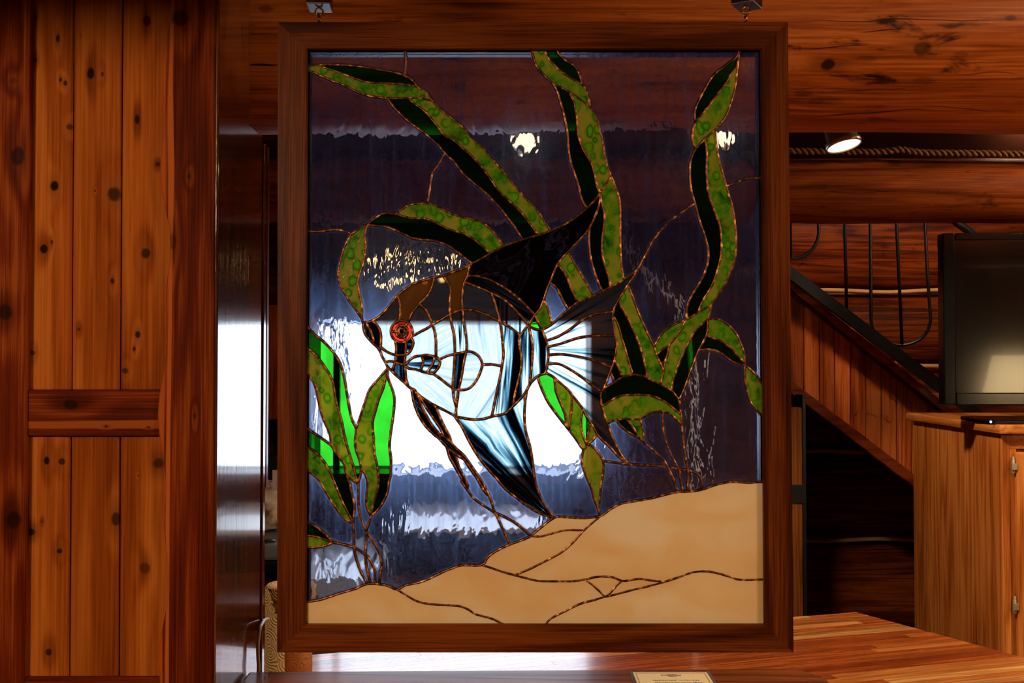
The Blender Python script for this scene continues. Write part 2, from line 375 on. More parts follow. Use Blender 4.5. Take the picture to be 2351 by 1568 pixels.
# ---- the big ceiling beam and the log beyond it
def localk(c, lst, Y, axis=0):
    out = []
    for (kx, ky, rx, ry, st) in lst:
        w = W(kx, ky, Y); s = Y/F; out.append((w.z-c[2], w.x-c[0], ry*s, rx*s, st))
    return out
BY, BR_, BZ = 2.10, .205, 2.279
bc = ((-1.4+3.5)/2, BY, BZ)
beam_knots = localk(bc, [(1903, 147, 20, 13, .95), (2110, 118, 27, 17, .75), (2300, 55, 16, 7, .7), (1860, 200, 26, 7, .6), (1895, 215, 24, 5, .5), (2070, 275, 60, 6, .7), (2160, 275, 40, 5, .6), (2130, 178, 34, 8, .5), (1825, 280, 22, 8, .6), (2330, 303, 20, 8, .8), (1985, 135, 30, 5, .45), (1975, 285, 26, 5, .5), (2090, 80, 18, 6, .5), (2200, 130, 22, 8, .45), (620, 35, 20, 9, .6), (760, 300, 60, 9, .5)], 1.93)
beam_cracks = localk(bc, [(2080, 57, 330, 2.0, .85), (2020, 80, 80, 2.0, .85), (1900, 110, 110, 2.2, .8), (2030, 236, 260, 1.6, .8), (2250, 228, 150, 1.4, .6), (1990, 195, 170, 1.2, .6), (2250, 152, 120, 1.4, .5), (600, 147, 60, 3.5, 1), (2270, 170, 90, 1.6, .6), (1850, 190, 60, 1.2, .5)], 1.93)
beam_mat = wood('beam_log', **LOG, axis=0, rings=5, rough=.42, knots=beam_knots, cracks=beam_cracks, vary=.02, depth=.6, fine=.6, flecks=1.0, kring=.5, kcol=lin(40, 14, 5))
beam = log('ceiling_beam', (-1.4, BY, BZ), (3.5, BY, BZ), BR_, beam_mat, None, 64, 140, .017, 3)
tag(beam, 'massive knotty round log beam that the stained glass hangs in front of', 'beam')
L2Y = 3.45
z1, z2 = W(2100, 352, L2Y).z, W(2100, 502, L2Y).z
l2m = wood('second_log', lin(76, 26, 6), lin(126, 56, 18), lin(164, 84, 32), axis=0, rings=6, rough=.5, vary=.02, depth=1.0, flecks=.6, cracks=localk((.65, L2Y, (z1+z2)/2), [(1960, 442, 160, 1.5, .7), (1880, 370, 40, 6, .5), (2060, 370, 22, 12, .6)], L2Y))
log2 = log('ceiling_log', (-2.2, L2Y+.1, (z1+z2)/2), (3.5, L2Y+.1, (z1+z2)/2), (z1-z2)/2, l2m, None, 48, 110, .018, 11)
tag(log2, 'thinner round ceiling log farther back, with a rope along its top', 'beam')
box('purlin', 1.0, 3.5, L2Y+.35, L2Y+.55, z1+.02, z1+.25, plain('shaded_gap_wood', lin(26, 10, 6), .9, spec=0))['kind'] = 'structure'  # near-black colour puts the shade of the roof gap into the wood
bpy.data.objects['purlin'].name = 'trim_1'
# rope lying along the front of the second log
rs = NT('rope_fibre'); rope_mat = rs.done(rs.n('BsdfPrincipled', {'Base Color': lin(120, 78, 38), 'Roughness': .9}).outputs[0])
rope = empty('twisted_rope', W(2080, 352, L2Y-.01)); tag(rope, 'tan twisted rope stretched along the farther ceiling log', 'rope')
for k in range(2):
    pts = []
    n = 150
    for i in range(n+1):
        x = 1790+(2420-1790)*i/n; a = i*.95+k*math.pi
        sag = 6*math.exp(-((x-2065)/30)**2)
        c = W(x, 347+(x-1815)*.012-sag, L2Y-.012)
        pts.append(c+Vector((0, .006*math.cos(a), .006*math.sin(a))))
    tube_obj('strand', pts, .0065, rope_mat, rope, 6)
# ---- staircase at the back right
SY = 4.6
stair = empty('staircase', W(2100, 1100, SY)); stair.location.z = 0; tag(stair, 'wooden stair flank of vertical boards with sloping cap behind the television', 'staircase')
topy = lambda x: 668+(x-1815)*.80
boty = lambda x: 880+(x-1820)*.764
bmat = wood('stair_boards', lin(110, 42, 12), lin(170, 80, 30), lin(206, 116, 58), axis=2, rings=5, rough=.5, vary=.42)
x = 1562
while x < 2360:
    x2 = x+35.5
    q = [W(x, topy(x), SY), W(x2-1.2, topy(x2), SY), W(x2-1.2, boty(x2), SY), W(x, boty(x), SY)]
    prism('board', q, (0, .02, 0), bmat, stair, .002, 1); x = x2
cap = wood('stair_cap', lin(100, 38, 10), lin(146, 68, 24), lin(176, 92, 38), axis=0, rings=4, rough=.4, coat=.15)
def sloped(name, f, h, y0, y1, mat, parent, xa=1540, xb=2400, bev=.004):
    q = [W(xa, f(xa), SY), W(xb, f(xb), SY), W(xb, f(xb)+h, SY), W(xa, f(xa)+h, SY)]
    q = [Vector((p.x, y0, p.z)) for p in q]
    return prism(name, q, (0, y1-y0, 0), mat, parent, bev, 1)
sloped('cap_rail', lambda x: topy(x)-20, 22, SY-.04, SY+.07, cap, stair)
sloped('cap_moulding', lambda x: topy(x)+2, 7, SY-.02, SY, wood('dark_mould', lin(50, 16, 5), lin(80, 30, 9), lin(100, 44, 14), axis=0), stair)
sloped('base_rail', lambda x: boty(x)-2, 30, SY-.025, SY+.05, wood('base_rail_wood', lin(62, 20, 6), lin(92, 36, 10), lin(116, 52, 16), axis=0), stair)
for i in range(9):                                  # treads behind the flank
    x = 1560+i*95; p = W(x, topy(x)+60, SY)
    box('tread', p.x-.02, p.x+.26, SY+.03, 5.3, p.z-.04, p.z, cap, stair, .003)
iron = plain('black_iron', lin(14, 14, 18), .38, .3)
rl = empty('stair_railing', W(1815, 780, SY-.06)); tag(rl, 'black iron stair railing with looped U-shaped bars', 'railing')
a, b = W(1700, 540, SY-.06), W(2330, 1018, SY-.06)
bm = bmesh.new(); dirv = (b-a).normalized(); up = Vector((0, 1, 0)).cross(dirv).normalized(); up = -up if up.z < 0 else up
hh, tt = .024, .012
vts = [bm.verts.new(p+up*u+Vector((0, v, 0))) for p in (a, b) for u, v in ((hh, -tt), (hh, tt), (-hh, tt), (-hh, -tt))]
for q in ((0, 1, 2, 3), (7, 6, 5, 4), (0, 4, 5, 1), (1, 5, 6, 2), (2, 6, 7, 3), (3, 7, 4, 0)): bm.faces.new([vts[i] for i in q])
bm_obj('handrail', bm, iron, rl)
RYb = SY-.03
def bar(pts, r=.0075): tube_obj('baluster', [W(x, y, RYb) for x, y in pts], r, iron, rl, 8)
bar([(1937, 300), (1939, 500), (1944, 715)])
arc = [(2068+68*math.cos(t), 735+58*math.sin(t)) for t in [math.pi*(1-i/14) for i in range(15)]]
bar([(1996, 300), (1998, 500), (2000, 735)]+arc[1:-1]+[(2137, 735), (2130, 640), (2123, 500), (2117, 300)])
bar([(2054, 300), (2058, 500), (2071, 792)])
arc2 = [(1815+64*math.cos(t), 535+60*math.sin(t)) for t in [math.pi*(1-i/12) for i in range(13)]]
bar([(1746, 300), (1750, 535)]+arc2[1:-1]+[(1880, 535), (1878, 300)])
bar([(1812, 300), (1815, 594)])
tube_obj('baluster', [W(2130, 445, SY-.06), W(2195, 510, SY-.06), W(2330, 605, SY-.06)], .018, iron, rl, 8)
# narrow post with a black strap
post = empty('newel_post', W(1825, 1430, 4.25)); post.location.z = 0; tag(post, 'narrow tan wooden post with a black strap beside the dark stair recess', 'post')
pm = wood('newel_wood', lin(80, 40, 14), lin(112, 62, 24), lin(130, 78, 34), axis=2, rough=.5)
p0, p1 = W(1770, 1100, 4.25), W(1843, 1100, 4.25)
zt = W(1830, 935, 4.25).z
box('post_body', p0.x, p1.x, 4.25, 4.36, 0, zt, pm, post, .008)
zs1, zs0 = W(1830, 1112, 4.25).z, W(1830, 1156, 4.25).z
box('strap', p0.x-.004, p1.x+.004, 4.244, 4.366, zs0, zs1, iron, post, .002)
box('gap_shadow_strip', p1.x+.001, p1.x+.014, 4.25, 4.36, 0, zt+.05, iron, post, .001)  # black strip standing in for the shadow line of the gap

# wall cupboard seen in the narrow gap between jamb and panel
cup = empty('wall_cupboard', (-1.0, 3.6, W(628, 965, 3.4).z)); tag(cup, 'red-brown wall cupboard glimpsed in the gap between jamb and panel frame', 'cupboard')
cz0, cz1 = W(628, 965, 3.4).z, W(628, 700, 3.4).z
cupm = wood('cupboard_wood', lin(92, 34, 10), lin(132, 54, 18), lin(156, 74, 28), axis=2, rough=.4)
box('body', -1.5, W(650, 800, 3.4).x, 3.42, 3.99, cz0, cz1, cupm, cup, .004)
box('door', -1.5, W(650, 800, 3.4).x-.004, 3.40, 3.418, cz0+.004, cz1-.004, cupm, cup, .004)

# added unseen block above the view, keeps lamp light off the beam's left end
struct(box('unseen_light_block', -2.29, .45, .95, 1.15, 2.16, 2.75, dull, None, .01))
# ------------------------------------------------------------------ glass materials
def fres(s, ior=1.5, nrm=None):
    f = s.n('Fresnel', {'IOR': ior})
    if nrm is not None: s.set(f.inputs['Normal'], nrm)
    return f.outputs[0]
def glass_water():
    s = NT('rippled_clear_glass'); tc = s.n('TexCoord').outputs['Object']; geo = s.n('NewGeometry')
    pos = geo.outputs['Position']
    big = s.noise(s.vmath('MULTIPLY', pos, (1, 1, .42)), 40, 2, .45, .5)
    mid = s.noise(s.vmath('MULTIPLY', pos, (1, 1, .28)), 150, 2, .5)
    low = s.noise(s.vmath('MULTIPLY', pos, (1, 1, .8)), 17, 1.5, .5)
    h = s.math('ADD', s.math('ADD', big, s.math('MULTIPLY', mid, .07)), s.math('MULTIPLY', low, 1.5))
    nb = s.bump(h, 1.0, .0058)
    strk = s.noise(s.vmath('MULTIPLY', pos, (1, 1, .06)), 130, 4, .65)
    patch = s.noise(pos, 7, 3)
    spk = s.n('TexVoronoi', {'Vector': pos, 'Scale': 90.0}).outputs['Distance']
    speck = s.smooth(spk, .05, .11, .5, 0)
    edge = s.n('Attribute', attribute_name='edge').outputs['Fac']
    haze = s.math('ADD', s.math('MULTIPLY', s.smooth(strk, .42, .75), s.math('MULTIPLY', patch, .38)), s.math('MULTIPLY', s.math('POWER', edge, 1.5), .5))  # bluish haze and halo along the solder, put into the glass colour
    haze = s.math('ADD', s.math('ADD', haze, .13), s.math('MULTIPLY', speck, .25), clamp=True)
    R = s.n('BsdfRefraction', {'Color': (.80, .82, .88, 1), 'Roughness': 0.0, 'IOR': 1.12, 'Normal': nb}).outputs[0]
    T = s.n('BsdfTranslucent', {'Color': (.36, .50, 1.0, 1)}).outputs[0]
    RR = s.n('BsdfRefraction', {'Color': (.40, .60, 1, 1), 'Roughness': .46, 'IOR': 1.3}).outputs[0]
    T = s.mixs(.62, T, RR)
    G = s.n('BsdfAnisotropic', {'Color': (1, 1, 1, 1), 'Roughness': .1}).outputs[0]
    return s.done(s.mixs(s.math('MULTIPLY', fres(s, 1.45), .5), s.mixs(haze, R, T), G))
def glass_tint(name, col, trans=.10, tcol=None, ior=1.5, rough=.05, wav=.0006):
    s = NT(name); pos = s.n('NewGeometry').outputs['Position']
    nz = s.noise(s.vmath('MULTIPLY', pos, (1, 1, .35)), 55, 3)
    nb = s.bump(nz, .8, wav)
    v = s.noise(pos, 18, 3)
    c = s.mix(s.smooth(v, .3, .75), col, tuple(min(1, x*1.35) for x in col[:3])+(1,))
    A = s.n('BsdfTransparent', {'Color': c}).outputs[0]
    T = s.n('BsdfTranslucent', {'Color': tcol or col}).outputs[0]
    G = s.n('BsdfAnisotropic', {'Color': (1, 1, 1, 1), 'Roughness': rough, 'Normal': nb}).outputs[0]
    return s.done(s.mixs(s.math('MULTIPLY', fres(s, ior), .5), s.mixs(trans, A, T), G))
def glass_mottled():
    s = NT('ring_mottled_green_glass'); pos = s.n('NewGeometry').outputs['Position']
    w = s.vmath('ADD', pos, s.vmath('MULTIPLY', s.vmath('SUBTRACT', s.n('TexNoise', {'Vector': pos, 'Scale': 40.0, 'Detail': 2.0}).outputs[1], (.5, .5, .5)), (.012, .012, .012)))
    w = s.vmath('MULTIPLY', w, (1, .02, .8))
    d = s.n('TexVoronoi', {'Vector': w, 'Scale': 72.0, 'Randomness': .9}).outputs['Distance']
    ring = s.ramp(d, [(.0, lin(140, 210, 24)), (.28, lin(104, 186, 18)), (.38, lin(54, 120, 8)), (.46, lin(138, 168, 30)), (.62, lin(176, 176, 58))])
    n1 = s.noise(pos, 62, 3, .6, .5); n2 = s.noise(pos, 16, 2)
    cloud = s.ramp(n1, [(.32, lin(34, 96, 6)), (.46, lin(84, 160, 16)), (.60, lin(140, 172, 34)), (.76, lin(190, 184, 84))])
    col = s.mix(s.smooth(n2, .38, .62), ring, cloud)
    A = s.n('BsdfTransparent', {'Color': s.mix(.5, col, (.5, .62, .06, 1))}).outputs[0]
    T = s.n('BsdfTranslucent', {'Color': col}).outputs[0]
    D = s.n('BsdfDiffuse', {'Color': col}).outputs[0]
    nb = s.bump(s.noise(pos, 120, 3), .8, .0012)
    G = s.n('BsdfAnisotropic', {'Color': (1, 1, 1, 1), 'Roughness': .18, 'Normal': nb}).outputs[0]
    return s.done(s.mixs(s.math('MULTIPLY', fres(s, 1.5), .6), s.mixs(.30, s.mixs(.55, T, D), A), G))
def glass_sand():
    s = NT('opalescent_sand_glass'); pos = s.n('NewGeometry').outputs['Position']
    v = s.noise(s.vmath('MULTIPLY', pos, (1, 1, 1.7)), 9, 3, .5, .4)
    fine = s.noise(pos, 60, 2)
    v = s.math('ADD', v, s.math('MULTIPLY', s.math('SUBTRACT', fine, .5), .12))
    col = s.ramp(v, [(.3, lin(244, 200, 140)), (.5, lin(248, 212, 160)), (.7, lin(250, 226, 186))])
    T = s.n('BsdfTranslucent', {'Color': col}).outputs[0]
    D = s.n('BsdfDiffuse', {'Color': col}).outputs[0]
    G = s.n('BsdfAnisotropic', {'Color': (1, 1, 1, 1), 'Roughness': .3}).outputs[0]
    return s.done(s.mixs(s.math('MULTIPLY', fres(s, 1.45), .35), s.mixs(.45, D, T), G))
def glass_streak(name, stops, freq, trans=.12, tcol=(.6, .75, .9, 1), dist=.8, vs=.05):
    """streaks follow the pane's own UV (u across the streak, v along it)"""
    s = NT(name); uv = s.n('UVMap', uv_map='streak').outputs[0]
    n1 = s.noise(s.vmath('MULTIPLY', uv, (1, vs, 0)), freq, 3.5, .55, dist)
    n2 = s.noise(s.vmath('MULTIPLY', uv, (1, vs*.6, 0)), freq*5, 2, .5)
    v = s.math('ADD', n1, s.math('MULTIPLY', s.math('SUBTRACT', n2, .5), .16))
    col = s.ramp(v, stops)
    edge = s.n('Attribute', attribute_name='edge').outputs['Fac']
    A = s.n('BsdfRefraction', {'Color': col, 'Roughness': .10, 'IOR': 1.16}).outputs[0]
    T = s.n('BsdfTranslucent', {'Color': s.mix(1.0, col, tcol, 'MULTIPLY')}).outputs[0]
    nb = s.bump(n1, .5, .0008)
    G = s.n('BsdfAnisotropic', {'Color': (1, 1, 1, 1), 'Roughness': .14, 'Normal': nb}).outputs[0]
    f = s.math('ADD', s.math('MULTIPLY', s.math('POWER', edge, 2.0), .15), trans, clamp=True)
    return s.done(s.mixs(s.math('MULTIPLY', fres(s, 1.5), .7), s.mixs(f, A, T), G))
BK, NV, TL, LB, WH = (.002, .003, .006), (.006, .016, .035), (.10, .20, .25), (.39, .52, .55), (.68, .70, .71)
GM = {
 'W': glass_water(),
 'G': glass_tint('clear_green_glass', (.10, .42, .08, 1), .02, (.05, .5, .03, 1)),
 'M': glass_mottled(),
 'S': glass_sand(),
 'FW': glass_streak('wispy_white_glass', [(.28, (.36, .45, .49)), (.38, (.55, .62, .63)), (.5, WH), (.6, (.60, .64, .64)), (.75, (.64, .65, .70))], .05, .20),
 'FT': glass_streak('teal_streaked_glass', [(.36, BK), (.43, NV), (.48, TL), (.53, LB), (.58, WH), (.64, LB), (.69, NV)], .045, .12, dist=.3),
 'FR': glass_streak('fin_ray_glass', [(.30, NV), (.36, TL), (.43, LB), (.5, WH), (.7, WH)], .06, .12, dist=.3),
 'FP': glass_streak('navy_banded_glass', [(.36, BK), (.42, NV), (.46, TL), (.50, LB), (.56, WH), (.62, LB), (.68, NV)], .03, .12, dist=.2),
 'FB': glass_streak('black_wispy_glass', [(.34, BK), (.46, BK), (.52, (.06, .06, .09)), (.56, (.34, .35, .42)), (.60, BK), (.66, (.2, .21, .27)), (.72, BK)], .018, .3, tcol=(.9, .85, 1, 1), dist=1.4, vs=.35),
 'FD': glass_streak('navy_glass', [(.3, BK), (.55, NV), (.66, TL), (.8, LB)], .05, .12, dist=.2),
 'BR': glass_tint('smoky_amber_glass', (.40, .22, .05, 1), .6, (.85, .52, .16, 1), rough=.2, wav=.002),
 'RD': glass_tint('red_glass', (1.0, .17, .15, 1), .40, (1, .25, .2, 1)),
 'GY': glass_tint('grey_glass', (.30, .25, .21, 1), .3, (.5, .45, .4, 1)),
 'BL': glass_tint('black_glass', (.003, .002, .003, 1), .05, (.01, .01, .01, 1)),
}
PANE_NAME = {'W': 'water_pane', 'G': 'leaf_pane', 'M': 'leaf_pane', 'S': 'sand_pane', 'RD': 'eye_pane', 'GY': 'eye_pane', 'BL': 'eye_pane'}
s_ = NT('copper_patina_solder')
_pos = s_.n('NewGeometry').outputs['Position']
_v = s_.noise(_pos, 160, 3)
SOLDER = s_.done(s_.n('BsdfPrincipled', {'Base Color': s_.ramp(_v, [(.40, lin(74, 36, 12)), (.56, lin(136, 74, 30)), (.68, lin(226, 156, 88))]), 'Metallic': .75, 'Roughness': s_.math('MULTIPLY_ADD', _v, .25, .24), 'Normal': s_.bump(s_.noise(_pos, 420, 2), .5, .0008)}).outputs[0])
